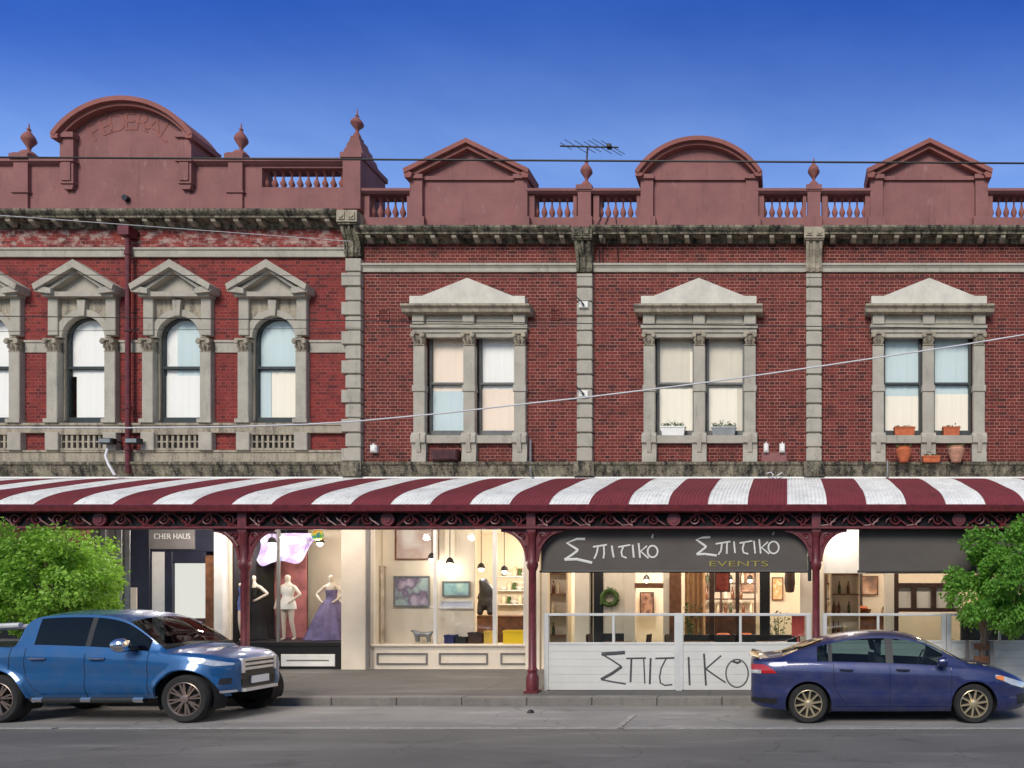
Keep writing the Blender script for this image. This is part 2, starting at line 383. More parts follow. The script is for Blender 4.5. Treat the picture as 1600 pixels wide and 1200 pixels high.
# ------------------------------------------------------------------ shared building pieces
def wall_mb(mb, x0, x1, z0, z1, yf, yb, holes=()):
    xs = sorted({x0, x1, *[h[0] for h in holes], *[h[1] for h in holes]}); zs = sorted({z0, z1, *[h[2] for h in holes], *[h[3] for h in holes]})
    inh = lambda x, z: any(h[0] < x < h[1] and h[2] < z < h[3] for h in holes)
    for i in range(len(xs)-1):
        for j in range(len(zs)-1):
            a, b, c, d = xs[i], xs[i+1], zs[j], zs[j+1]
            if inh((a+b)/2, (c+d)/2): continue
            mb.add([(a,yf,c),(b,yf,c),(b,yf,d),(a,yf,d)], [(0,1,2,3)]); mb.add([(a,yb,c),(b,yb,c),(b,yb,d),(a,yb,d)], [(3,2,1,0)])
    for a, b, c, d in holes:
        mb.add([(a,yf,c),(a,yb,c),(a,yb,d),(a,yf,d)], [(0,1,2,3)]); mb.add([(b,yf,c),(b,yb,c),(b,yb,d),(b,yf,d)], [(3,2,1,0)])
        mb.add([(a,yf,c),(b,yf,c),(b,yb,c),(a,yb,c)], [(0,1,2,3)]); mb.add([(a,yf,d),(b,yf,d),(b,yb,d),(a,yb,d)], [(3,2,1,0)])
    mb.add([(x0,yf,z0),(x0,yb,z0),(x0,yb,z1),(x0,yf,z1)], [(3,2,1,0)]); mb.add([(x1,yf,z0),(x1,yb,z0),(x1,yb,z1),(x1,yf,z1)], [(0,1,2,3)])
    mb.add([(x0,yf,z1),(x1,yf,z1),(x1,yb,z1),(x0,yb,z1)], [(0,1,2,3)]); mb.add([(x0,yf,z0),(x1,yf,z0),(x1,yb,z0),(x0,yb,z0)], [(3,2,1,0)])
    return mb
def arc(cx, cz, r, a0, a1, n): return [(cx + r*math.cos(R(a0+(a1-a0)*i/n)), cz + r*math.sin(R(a0+(a1-a0)*i/n))) for i in range(n+1)]
def band(mb, outer, inner, y0, y1):                        # strip between two matching polylines in (x, z)
    for i in range(len(outer)-1): pass
    return mb.prism(list(outer) + list(reversed(inner)), y0, y1)
bal = MB(); bal.lathe([(.062,0),(.062,.03),(.035,.05),(.045,.09),(.082,.17),(.07,.22),(.03,.34),(.026,.38),(.05,.42),(.062,.46),(.062,.5)], seg=10)
def baluster_mesh(h):
    b = MB(); k = h/.5
    b.lathe([(.06,0),(.06,.03*k),(.03,.05*k),(.04,.09*k),(.074,.17*k),(.066,.21*k),(.03,.3*k),(.02,.36*k),(.022,.42*k),(.05,.46*k),(.06,.47*k),(.06,.5*k)], seg=10)
    return b.mesh('baluster', M['stucco_trim'], True, 50)
def finial(parent, x, y, z, h=.45, spike=.0, plinth=.19):
    mb = MB(); w = plinth
    mb.box(x-w, x+w, y-w, y+w, z, z+.05)
    mb.lathe([(w*.93,.0),(w*.8,.07),(w*.55,.12),(w*.3,.14)], x, y, z+.05, 12)
    k = h/.45
    mb.lathe([(.05,0),(.035,.06*k),(.05,.11*k),(.14,.24*k),(.145,.27*k),(.12,.34*k),(.05,.43*k),(.03,.46*k),(.045,.49*k),(.02,.52*k),(.008,.56*k+spike)], x, y, z+.17, 14)
    return part('finial', mb, M['stucco_trim'], parent, True, angle=50)
def quoin_pilaster(parent, xc, zbase, ztop, mat='stone', w=.185, alternate=False, yface=-.12):
    mb = MB(); z = zbase; pitch = .358; n = int(round((ztop-zbase)/pitch)); pitch = (ztop-zbase)/n
    for k in range(n):
        a = xc - w; b = xc + w
        if alternate and k % 2 == 0: a -= .09; b -= 0.0
        j = .02 if not alternate else .0
        mb.cbox(a, b, yface - (.0 if k % 2 else .012), .1, z+.025, z+pitch-.02, .012)
        mb.box(xc-w+.035, xc+w-.035, yface+.035, .1, z-.02, z+.025)
        z += pitch
    return part('pilaster', mb, M[mat], parent)
def pilaster_head(parent, xc, ztop, zbot, dark):
    mb = MB(); w = .19                                   # tall scrolled bracket
    prof = [(.05,zbot),(-.13,zbot),(-.16,zbot+.08),(-.14,zbot+.2),(-.17,(zbot+ztop)/2),(-.25,ztop-.18),(-.29,ztop-.05),(-.29,ztop),(.05,ztop)]
    mb.prof(prof, xc-w, xc-w+.07); mb.prof(prof, xc-.03, xc+.03); mb.prof(prof, xc+w-.07, xc+w)
    p2 = [(y+.035 if y < .04 else y, z) for y, z in prof]
    mb.prof(p2, xc-w+.07, xc-.03); mb.prof(p2, xc+.03, xc+w-.07)
    mb.box(xc-w-.04, xc+w+.04, -.33, .05, ztop, ztop+.06)
    o = part('pilaster_capital', mb, M['stone_dirty' if dark else 'stone_mid'], parent)
    return o
def pier_block(mb, xc, z0, z1):
    mb.box(xc-.24, xc+.24, -.36, .05, z0, z1)
    for s in (-1, 1):
        mb.box(xc+s*.12-.075, xc+s*.12+.075, -.385, -.355, z0+.05, z1-.04)
        mb.lathe([(.055,0),(.055,.02)], xc+s*.12, -.405, (z0+z1)/2, 10, 'y')
def cornice(parent, x0, x1, zt, zb, mat='stone_dirty', pitch=.485, off=0.0):
    mb = MB(); h = zt - zb
    mb.prof([(.05,zt),(-.38,zt),(-.38,zt-.05),(-.35,zt-.09),(-.30,zt-.13),(-.30,zt-.17),(-.10,zt-.19),(-.10,zb+.12),(-.06,zb+.08),(-.05,zb),(.05,zb)], x0, x1)
    o = part('cornice', mb, M[mat], parent)
    b = MB(); b.prof([(-.10,0),(-.10,-.11),(-.16,-.10),(-.26,-.05),(-.28,0)], -.055, .055)
    me = b.mesh('modillion', M['stone_mid'])
    n = int((x1-x0)/pitch); p = (x1-x0)/n
    for k in range(n): inst('modillion', me, o, (x0+p*(k+.5), 0, zt-.188))
    return o
def plinth_band(parent, x0, x1, zt, zb):
    mb = MB(); mb.prof([(.05,zt),(-.16,zt),(-.16,zt-.06),(-.12,zt-.1),(-.10,zt-.2),(-.06,zb),(.05,zb)], x0, x1)
    return part('base_moulding', mb, M['stone_dirty'], parent)
def string_course(parent, x0, x1, zt, zb, mat='stone'):
    mb = MB(); m = (zt+zb)/2
    mb.prof([(.05,zt),(-.09,zt),(-.09,zt-.05),(-.06,zt-.07),(-.06,m+.01),(-.045,m-.01),(-.045,zb),(.05,zb)], x0, x1)
    return part('string_course', mb, M[mat], parent)
def capital_mesh(w=.23, h=.3):
    mb = MB()
    mb.box(-w/2-.03, w/2+.03, -.2, .0, h-.05, h)
    mb.prof([(0,0),(-.1,0),(-.12,.08),(-.17,h-.05),(0,h-.05)], -w/2, w/2)
    mb.box(-w/2-.015, w/2+.015, -.13, 0, 0, .03)
    for s in (-1, 1):                                       # volutes and leaves
        mb.lathe([(.05,-.02),(.06,.0),(.05,.03)], s*w/2, -.19, h-.08, 10, 'y')
        mb.tube([(s*w*.3,-.11,.03),(s*w*.42,-.15,.12),(s*w*.3,-.19,.17)], [.035,.04,.015], 6)
    mb.tube([(0,-.11,.03),(0,-.16,.12),(0,-.2,.18)], [.035,.045,.015], 6)
    return mb.mesh('capital', M['stone_mid'], False)
CAPITAL = capital_mesh()
CAPITAL_DK = capital_mesh(); CAPITAL_DK.materials[0] = M['stone_dirty']
def sash_window(parent, x0, x1, z0, z1, yg, rail, blinds, frame='sash', arch=None):
    """double hung window: frame with a meeting rail, two panes, blind behind"""
    mb = MB(); f = .055
    if arch is None:
        for a in ((x0,x0+f,z0,z1),(x1-f,x1,z0,z1),(x0+f,x1-f,z0,z0+.13),(x0+f,x1-f,z1-f,z1)): mb.box(a[0], a[1], yg-.05, yg+.05, a[2], a[3])
        mb.box(x0+f, x1-f, yg-.055, yg+.04, rail-.025, rail+.025)
    else:
        r = (x1-x0)/2; xc = (x0+x1)/2
        outer = [(x0,z0)] + arc(xc, arch, r, 180, 0, 20) + [(x1,z0)]
        inner = [(x0+f,z0+.13)] + arc(xc, arch, r-f, 180, 0, 20) + [(x1-f,z0+.13)]
        mb.prism(outer + list(reversed(inner)), yg-.05, yg+.05)
        mb.box(x0, x1, yg-.048, yg+.048, z0-.005, z0+.13)
        mb.box(x0+f, x1-f, yg-.055, yg+.04, rail-.03, rail+.03)
    o = part('window', mb, M[frame], parent)
    for a, b in ((z0+.1, rail), (rail, z1-.02)):
        g = MB()
        if arch is None or b <= rail: g.box(x0+.03, x1-.03, yg+.0, yg+.006, a, b)
        else:
            r = (x1-x0)/2-.02; g.prism([(x0+.02,a)] + arc((x0+x1)/2, arch, r, 180, 0, 16) + [(x1-.02,a)], yg, yg+.006)
        part('pane', g, M['glass'], o)
    mats = list(dict.fromkeys(m for *_, m in blinds))
    c = MB()
    for i, (fx0, fx1, fz0, fz1, m) in enumerate(blinds):
        a = x0+(x1-x0)*fx0; b = x0+(x1-x0)*fx1; zt_ = z1 if arch is None else arch+(x1-x0)/2-.02; zz0 = z0+(zt_-z0)*fz0; zz1 = z0+(zt_-z0)*fz1
        c.cur = mats.index(m); y = yg+.02+.008*(len(blinds)-i)
        c.grid(lambda u, v: (a+(b-a)*u, y+.0032*(math.sin(u*(b-a)*31+3*i)+.8*math.sin(u*(b-a)*17+a)+.6*math.sin(u*(b-a)*53)), zz0+(zz1-zz0)*v), 24, 1)
    part('blind', c, [M[m] for m in mats], o)
    d = MB(); d.box(x0-.15, x1+.15, yg+.5, yg+.52, z0-.1, z1+.1)
    part('back_panel', d, M['cream_wall'], o)
    return o
def room(parent, x0, x1, z0, z1, yb, wall='cream_wall', floor='timber', y0=.2):
    mb = MB(); t = .06
    mb.box(x0, x1, yb, yb+t, z0, z1); mb.box(x0, x0+t, y0, yb, z0, z1); mb.box(x1-t, x1, y0, yb, z0, z1); mb.box(x0, x1, y0, yb+t, z1, z1+t)
    o = part('shop_interior', mb, M[wall], parent)
    f = MB(); f.box(x0+t, x1-t, .02, yb, z0-.02, z0+.02); part('floor', f, M[floor], o)
    return o
def shell(parent, x0, x1, ztop, zroof):
    mb = MB(); mb.box(x0, x1, 9.0, 9.3, .2, zroof+.4); mb.box(x0, x0+.2, .36, 9.0, 4.2, zroof+.4); mb.box(x1-.2, x1, .36, 9.0, 4.2, zroof+.4)
    mb.box(x0, x0+.1, .36, 9.0, .2, 4.2); mb.box(x1-.1, x1, .36, 9.0, .2, 4.2)
    part('rear_wall', mb, M['brick'], parent)
    r = MB(); r.add([(x0+.2,.36,zroof+.25),(x1-.2,.36,zroof+.25),(x1-.2,9,zroof),(x0+.2,9,zroof)], [(0,1,2,3)]); r.box(x0+.2, x1-.2, .4, 9, zroof-.3, zroof-.1)
    part('roof', r, M['lead'], parent)

# ------------------------------------------------------------------ the three narrow shops
m_ = .01527                                                # metres per photo pixel at the trim
ZB0, ZB1 = PZ(745, -.08), PZ(722, -.1)
def paired_window(b, xc, blindsL, blindsR, frame):
    X = lambda p: xc + (p-1092.4)*m_
    Z = lambda y, Y=-.1: PZ(y, Y)
    s = MB()
    # back slab with architrave, panels of the frieze, sill
    s.box(X(1003.5), X(1181.5), -.06, .04, Z(526), Z(488))
    s.box(X(1001), X(1184), -.13, .0, Z(513), Z(508)); s.box(X(1003), X(1182), -.09, .0, Z(519), Z(513))
    for a, c in ((1024,1082),(1103,1161)):
        s.cbox(X(a), X(c), -.085, .0, Z(506), Z(492), .02)
    sur = part('window_surround', s, M['stone'], b)
    p = MB()
    p.prism([(X(1002.5),Z(476.5)),(X(1182),Z(476.5)),(X(1182),Z(465)),(X(1163),Z(465)),(X(1092.4),Z(437)),(X(1022),Z(465)),(X(1002.5),Z(465))], -.2, .02)
    part('pediment', p, M['stone_lt'], sur)
    h = MB(); zt, zb = Z(476.5,-.25), Z(490,-.2)
    h.prof([(.02,zt),(-.34,zt),(-.34,zt-.045),(-.28,zt-.09),(-.26,zb+.02),(-.2,zb),(.02,zb)], X(993), X(1192))
    part('hood_moulding', h, M['stone_mid'], sur)
    for k, xm in enumerate((1014, 1092.4, 1171.8)):
        c = MB(); w = .142
        c.cbox(X(xm)-w, X(xm)+w, -.16, .02, Z(508), Z(490), .015)          # frieze block
        c.cbox(X(xm)-w+.005, X(xm)+w-.005, -.11, .02, Z(677), Z(540), .012)  # shaft
        c.cbox(X(xm)-w-.015, X(xm)+w+.015, -.135, .02, Z(612), Z(602), .01)
        zt, zm, zb = Z(676), Z(692), Z(722)
        c.prof([(.02,zt),(-.11,zt),(-.17,zt-.1),(-.17,zm),(-.12,zm-.02),(-.1,zm-.15),(-.13,zb),(.02,zb)], X(xm)-w-.03, X(xm)+w+.03)
        c.prof([(-.1,zt),(-.19,zt-.06),(-.19,zt-.17),(-.13,zm-.22),(-.1,zm-.24)], X(xm)-.05, X(xm)+.05)
        part('column', c, M['stone'], sur)
        inst('capital', CAPITAL, sur, (X(xm), 0, Z(540)))
    q = MB(); q.box(X(1024), X(1083), -.1, .2, Z(692), Z(680)); q.box(X(1103), X(1162), -.1, .2, Z(692), Z(680))
    part('sill', q, M['stone'], sur)
    for x0, x1, bl in ((1023,1083.5,blindsL),(1101.5,1162.5,blindsR)):
        sash_window(b, X(x0), X(x1), Z(681,.1), Z(522,.1), .16, Z(599,.1), bl, frame)
    return [(X(1021), X(1085), Z(692,0), Z(515,0)), (X(1100), X(1164), Z(692,0), Z(515,0))]

def narrow_shop(name_label, xL, xR, ped, blindsL, blindsR, frame='sash', skip_left=0.0, own_left=True, own_right=True):
    xc = (xL+xR)/2
    b = thing('terrace_shop', name_label, 'building', (xc, 0, .27))
    holes = paired_window(b, xc, blindsL, blindsR, frame)
    w = MB(); wall_mb(w, xL, xR, 3.85, PZ(346), 0, .35, holes); part('wall', w, M['brick'], b)
    zc = PZ(354, -.3); zcb = PZ(380, -.05)
    # cornice between pilaster blocks, blocks, heads
    cornice(b, xL+.19, xR-.245, zc, zcb)
    string_course(b, xL+.185, xR-.185, PZ(411,-.08), PZ(424.5,-.05))
    plinth_band(b, xL+.2, xR-.25, ZB1, ZB0)
    pil = ([xR] if own_right else []) + ([xL] if own_left else [])
    for x in pil:
        pb = MB(); pier_block(pb, x, PZ(372,-.33), PZ(355,-.33)); part('pilaster_block', pb, M['stone_dirty' if x == xL else 'stone_mid'], b)
        pilaster_head(b, x, PZ(375,-.3), PZ(424,-.12), x == xL)
        quoin_pilaster(b, x, PZ(722,-.12), PZ(426,-.12))
        f = MB(); f.box(x-.24, x+.24, -.2, .05, ZB0, ZB1); part('pilaster_base', f, M['stone_dirty'], b)
    # ------- parapet
    m = .01523; X = lambda p: xc + (p-1092.4)*m
    Z = lambda y, Y=-.1: PZ(y, Y)
    bl = MB()
    bl.box(xL, xR, -.06, .28, PZ(356,-.1), Z(338))
    bl.prof([(-.1,Z(303)),(-.16,Z(300)),(-.16,Z(296)),(-.1,Z(294.5)),(.28,Z(294.5)),(.3,Z(298)),(.26,Z(303))], xL, X(1003)); bl.prof([(-.1,Z(303)),(-.16,Z(300)),(-.16,Z(296)),(-.1,Z(294.5)),(.28,Z(294.5)),(.3,Z(298)),(.26,Z(303))], X(1182), xR)
    for a, c in ((925.5,934.5),(993.5,1001.5),(1184.5,1194),(1255,1260.5)): bl.box(X(a), X(c), -.06, .28, Z(338), Z(303))
    bs = part('balustrade', bl, M['stucco'], b)
    me = baluster_mesh(Z(303)-Z(338))
    for a, c in ((934.5,993.5),(1194,1255)):
        n = 5
        for k in range(n+1): inst('baluster', me, bs, (X(a)+(X(c)-X(a))*k/n, .1, Z(338)))
    for x in pil:
        pp = MB(); pp.box(x-.155, x+.155, -.14, .3, PZ(354.5,-.15), Z(295)); pp.box(x-.19, x+.19, -.17, .33, Z(340), PZ(354.5,-.15)); pp.box(x-.19, x+.19, -.18, .33, Z(298), Z(291))
        part('parapet_pier', pp, M['stucco'], b)
    for x in pil: finial(b, x, .05, Z(291), .46 if True else 0, .03, .15)
    g = MB()
    g.box(X(1012), X(1174), -.05, .3, PZ(354.5,-.1), Z(268))
    g.box(X(1020), X(1166), -.1, .0, Z(281), Z(275)); g.box(X(1022), X(1164), -.075, .0, PZ(354.5,-.1), Z(340))
    for a, c in ((1001,1020.5),(1165.5,1185)):
        g.box(X(a), X(c), -.15, .34, PZ(354.5,-.15), Z(282)); g.box(X(a)-.06, X(c)+.06, -.19, .34, PZ(354.5,-.15), Z(341)); g.box(X(a)-.03, X(c)+.03, -.2, .36, Z(282), Z(275.5))
    t = MB()
    if ped == 'arch':
        r = 117.7; cz = 217.2 + r
        pts = lambda rr, lim: [(1092.4+rr*math.sin(R(a)), cz-rr*math.cos(R(a))) for a in [-lim + 2*lim*i/36 for i in range(37)]]
        conv = lambda L: [(X(a), Z(y,-.15)) for a, y in L]
        g.prism([(X(1012),Z(276)),(X(1174),Z(276))] + list(reversed(conv(pts(r-6,48)))), -.048, .3)
        band(t, conv(pts(r,57.2)), conv(pts(r-6.5,57.2)), -.28, .4); band(t, conv(pts(r-6.5,56)), conv(pts(r-11,55)), -.2, .36)
        for sgn in (-1, 1): t.prism([(X(1092.4+sgn*98.5),Z(270.5,-.15)),(X(1092.4+sgn*98),Z(279,-.15)),(X(1092.4+sgn*89),Z(279,-.15)),(X(1092.4+sgn*86),Z(275,-.15))], -.26, .4)
    else:
        q = lambda a, y: (X(a+1092.4), Z(y,-.15))
        g.prism([q(-82,277), q(82,277), q(82,270), q(0,232), q(-82,270)], -.048, .3)
        for s in (-1, 1):
            t.prism([q(s*98,268), q(0,220.5), q(0,227.5), q(s*96,274.5)], -.28, .4)
            t.prism([q(s*94,275), q(0,228), q(0,233.5), q(s*84,276)], -.2, .36)
            t.prism([q(s*98,268), q(s*96,281), q(s*87,281), q(s*84,274)], -.26, .4)
    gp = part('parapet_gable', g, M['stucco'], b)
    part('gable_moulding', t, M['stucco_trim'], gp)
    shell(b, xL, xR, 0, 9.6)
    return b, xc

P0, P1, P2, P3, P4 = -21.07, -10.365, -4.838, .639, 6.11
shopA, XA = narrow_shop('red brick shop with a triangular parapet gable, third bay from the blue ute over a lit gallery window', P1, P2, 'gable',
    [(0,1,.42,1,'curtain_p'),(0,1,.0,.45,'curtain_b')], [(0,1,.45,1,'curtain_w'),(0,1,.0,.47,'curtain_p')], 'sash', own_left=False, own_right=False)
shopA['label'] = 'red brick terrace shop with plain triangular gable above the cream gallery window'
shopB, XB = narrow_shop('red brick terrace shop with round arched parapet gable above the dark restaurant sign', P2, P3, 'arch',
    [(0,1,.44,1,'curtain_g'),(.86,1,.5,.84,'curtain'),(0,1,0,.47,'curtain')], [(0,1,.46,1,'curtain_g'),(0,.86,0,.48,'curtain'),(.8,1,0,.48,'curtain_g')], 'sash')
shopC, XC = narrow_shop('red brick terrace shop with triangular gable and terracotta pots outside its upper windows', P3, P4, 'gable',
    [(0,1,.38,1,'curtain_b'),(0,1,0,.4,'curtain')], [(0,1,.4,1,'curtain_b'),(0,1,0,.42,'curtain')], 'sash_dk', own_left=False)
# ------------------------------------------------------------------ wide corner shop on the left: four arched windows, big arched gable
XL0, XLC = P0, (P0+P1)/2
bL = thing('terrace_shop', 'wide red brick building with arched windows and the tallest rounded parapet gable', 'building', (XLC,0,.27))
WX = [XLC-3.42, XLC-1.14, XLC+1.14, XLC+3.42]
def Zl(y, Y=-.1): return PZ(y, Y)
z_sill, z_spr = Zl(660), Zl(531,.1); r_op = .52
holes = [(x-.62, x+.62, Zl(662,0), Zl(453,0)) for x in WX]
w = MB(); wall_mb(w, P0, P1, 3.85, PZ(328), 0, .35, holes); part('wall', w, M['brick_left'], bL)
BL = [[(0,1,.45,1,'curtain_w'),(.2,1,0,.5,'curtain_w')], [(0,1,.45,1,'curtain_w'),(.15,1,0,.5,'curtain_w')], [(0,.35,.4,1,'curtain_w'),(.3,1,.42,1,'curtain_b'),(0,1,0,.46,'curtain_w')], [(0,1,.5,1,'curtain_b'),(.28,1,0,.5,'curtain'),(0,.3,0,.5,'curtain_b')]]
for i, x in enumerate(WX):
    s = MB()
    zt = Zl(455); pan = [(x+.62,z_spr),(x+.62,zt),(x-.62,zt),(x-.62,z_spr),(x-r_op,z_spr)] + arc(x, z_spr, r_op, 180, 0, 24)
    s.prism(pan, -.02, .2)
    for sg in (-1, 1): s.box(x+sg*.62, x+sg*r_op, .02, .2, Zl(661), z_spr)
    sur = part('window_surround', s, M['stone_mid'], bL)
    a = MB(); band(a, arc(x, z_spr, r_op+.15, 180, 0, 24), arc(x, z_spr, r_op-.005, 180, 0, 24), -.07, .03)
    a.prism([(x-.07,z_spr+r_op-.02),(x+.07,z_spr+r_op-.02),(x+.1,z_spr+r_op+.36),(x-.1,z_spr+r_op+.36)], -.12, .0)
    part('arch_moulding', a, M['stone'], sur)
    for sg in (-1, 1):
        c = MB(); xm = x+sg*.69; wv = .13
        c.cbox(xm-wv, xm+wv, -.13, .02, Zl(661), Zl(550), .012)
        c.cbox(xm-wv+.01, xm+wv-.01, -.11, .02, Zl(524), Zl(452), .012)
        c.box(xm-wv-.04, xm+wv+.04, -.17, .02, Zl(661), Zl(655))
        c.cbox(xm-wv-.03, xm+wv+.03, -.14, .02, Zl(704), Zl(676), .012)
        part('column', c, M['stone'], sur)
        inst('capital', CAPITAL, sur, (xm, 0, Zl(550)))
    p = MB(); zr = Zl(447,-.2); za = Zl(408.5,-.2); hw = .96; th = .15
    for sg in (-1, 1):
        p.prism([(x+sg*hw,zr),(x,za),(x,za-th*1.25),(x+sg*(hw-.04),zr-th+.02)], -.32, .02)
        p.prism([(x+sg*(hw-.1),zr-th),(x,za-th*1.2),(x,za-th*1.2-.07),(x+sg*(hw-.2),zr-th-.03)], -.22, .02)
        p.prism([(x+sg*(hw-.0),zr),(x+sg*(hw-.02),zr-.16),(x+sg*.56,zr-.2),(x+sg*.56,zr-.08)], -.28, .02)
    p.box(x-.84, x+.84, -.2, .02, zr-.24, zr-.13)
    p.prism([(x-.8,zr-.13),(x+.8,zr-.13),(x,za-.2)], -.06, .02)
    part('pediment', p, M['stone'], sur)
    # grille panel below the sill
    q = MB(); q.box(x-.56, x+.56, -.1, .02, Zl(703.5), Zl(700)); q.box(x-.56, x+.56, -.1, .02, Zl(679), Zl(676))
    for k in range(9): q.box(x-.53+k*1.06/8-.028, x-.53+k*1.06/8+.028, -.07, .02, Zl(700), Zl(679))
    q.box(x-.52, x+.52, -.06, .0, Zl(690.5), Zl(688.5))
    part('vent_grille', q, M['stone_mid'], sur)
    q = MB(); q.box(x-.52, x+.52, -.015, .02, Zl(700), Zl(679)); part('vent_opening', q, M['dark_int'], sur)
    sash_window(bL, x-r_op-.02, x+r_op+.02, Zl(661,.1), z_spr, .13, Zl(575,.1), BL[i], 'sash_dk', arch=z_spr)
# bands
def lband(y0, y1, pr, mat, name='string_course', skip=()):
    xs = [P0+.2] + [v for s in skip for v in s] + [P1-.2]
    for a, c in zip(xs[::2], xs[1::2]):
        if c-a < .05: continue
        mb = MB(); mb.prof([(.02,Zl(y0)),(-pr,Zl(y0)),(-pr,Zl(y0)-.05),(-pr+.025,Zl(y0)-.07),(-pr+.025,Zl(y1)),(.02,Zl(y1))], a, c); part(name, mb, M[mat], bL)
lband(386, 400, .09, 'stone')
lband(661, 676, .12, 'stone_mid', 'sill_course')
lband(703, 722, .09, 'stone_mid', 'base_course')
lband(530, 549, .05, 'stone', 'impost_band', [(x-.84, x+.84) for x in WX])
cornice(bL, P0+.2, P1-.25, PZ(328.5,-.3), PZ(357,-.05), pitch=.53)
plinth_band(bL, P0+.2, P1-.25, ZB1, ZB0)
for x in (P0, P1):
    pb = MB(); pier_block(pb, x, PZ(347,-.33), PZ(329,-.33)); part('pilaster_block', pb, M['stone_mid'], bL)
    pilaster_head(bL, x, PZ(351,-.3), PZ(400,-.12), x == P1)
    quoin_pilaster(bL, x, PZ(722,-.12), PZ(402,-.12), alternate=True)
    f = MB(); f.box(x-.24, x+.24, -.2, .05, ZB0, ZB1); part('pilaster_base', f, M['stone_dirty'], bL)
# parapet
bl = MB(); zr = Zl(247); zb = PZ(329,-.1)
X = lambda p: XLC + (p-198.5)*.01523
for a, c in ((P0, X(7-14-128)), ): pass
op1 = (X(404.5), X(537)); op0 = (2*XLC-op1[1], 2*XLC-op1[0])
xs = [P0, op0[0], op0[1], op1[0], op1[1], P1]
wall_mb(bl, P0, P1, zb, Zl(258), -.06, .3, [(op0[0],op0[1],Zl(291),Zl(261)), (op1[0],op1[1],Zl(291),Zl(261))])
prf = [(-.08,Zl(258)),(-.17,Zl(254)),(-.17,Zl(249)),(-.1,zr),(.3,zr),(.34,Zl(250)),(.28,Zl(258))]
bl.prof(prf, P0, X(96)); bl.prof(prf, X(301), P1)
bl.box(P0, P1, -.085, -.05, zb, Zl(303))
bs = part('balustrade', bl, M['stucco'], bL)
me = baluster_mesh(Zl(261)-Zl(291))
for o_ in (op0, op1):
    for k in range(11): inst('baluster', me, bs, (o_[0]+(o_[1]-o_[0])*k/10, .1, Zl(291)))
for x in (X(30.5), 2*XLC-X(30.5)):
    pp = MB(); pp.box(x-.17, x+.17, -.14, .32, zb, Zl(251)); pp.box(x-.21, x+.21, -.17, .34, Zl(300), Zl(303)); pp.box(x-.22, x+.22, -.2, .38, Zl(251), Zl(243))
    part('parapet_pier', pp, M['stucco'], bL); finial(bL, x, .05, Zl(243), .5, .07, .2)
for x in (P0, P1):
    pp = MB(); pp.box(x-.2, x+.22, -.19, .85, zb, Zl(250)); pp.box(x-.25, x+.26, -.22, .9, Zl(250), Zl(242))
    for s, (ya, yb_) in enumerate(((242,232),(232,222),(222,213))):
        ww = .25-.05*s; pp.prism([(x-ww,Zl(ya)),(x+ww,Zl(ya)),(x+ww-.05,Zl(yb_)),(x-ww+.05,Zl(yb_))], -.12+.03*s, .5-.1*s)
    part('parapet_pier', pp, M['stucco'], bL); finial(bL, x, .05, Zl(213), .38, .12, .1)
g = MB(); g.box(X(104), X(293), -.09, .4, zb, Zl(214))
r = 134.6; cz = 154.6 + r
pts = lambda rr, lim: [(198.5+rr*math.sin(R(a)), cz-rr*math.cos(R(a))) for a in [-lim + 2*lim*i/40 for i in range(41)]]
conv = lambda L: [(X(a), Zl(y,-.2)) for a, y in L]
g.prism([(X(105),Zl(215)),(X(292),Zl(215))] + list(reversed(conv(pts(r-7,44)))), -.088, .4)
for a, c in ((96,117),(280,301)):
    g.box(X(a), X(c), -.2, .45, Zl(290), Zl(214)); g.prism([(X(a)+.02,Zl(290)),(X(c)-.02,Zl(290)),(X((a+c)/2)+.1,Zl(298)),(X((a+c)/2)-.1,Zl(298))], -.17, .3)
    g.box(X(a)+.05, X(c)-.05, -.225, -.19, Zl(286), Zl(258)); g.box(X(a)-.04, X(c)+.04, -.24, .46, Zl(257), Zl(254)); g.box(X(a)-.04, X(c)+.04, -.25, .5, Zl(220), Zl(212))
gp = part('parapet_gable', g, M['stucco'], bL)
t = MB()
band(t, conv(pts(r,55)), conv(pts(r-7,55)), -.32, .42); band(t, conv(pts(r-7,53.5)), conv(pts(r-12,52)), -.24, .40)
for sg in (-1, 1):
    xx = 198.5+sg*r*math.sin(R(55)); t.prism([(X(xx),Zl(212,-.2)),(X(xx-sg*1),Zl(220,-.2)),(X(xx-sg*11),Zl(220,-.2)),(X(xx-sg*12),Zl(213,-.2))], -.31, .55)
part('gable_moulding', t, M['stucco_trim'], gp)
def text_mesh(s, size, extrude):
    c = D.curves.new('txt', 'FONT'); c.body = s; c.size = size; c.extrude = extrude; c.align_x = 'CENTER'
    o = D.objects.new('txt', c); COL.objects.link(o); dg = bpy.context.evaluated_depsgraph_get(); dg.update()
    me = D.meshes.new_from_object(o.evaluated_get(dg)); D.objects.remove(o); D.curves.remove(c); return me
lt = MB()
for k, ch in enumerate('FEDERAL'):
    me = text_mesh(ch, .62, .011); a = -33+11*k; rr = (r-44)*.01523
    cx = XLC + rr*math.sin(R(a)); czz = Zl(cz,-.2) + rr*math.cos(R(a))
    rot = Matrix.Translation((cx, -.086, czz)) @ Matrix.Rotation(R(a), 4, 'Y') @ Matrix.Rotation(R(90), 4, 'X')
    lt.add([rot @ v.co for v in me.vertices], [tuple(p.vertices) for p in me.polygons])
part('raised_lettering', lt, M['stucco_trim'], gp)
shell(bL, P0, P1, 0, 9.9)
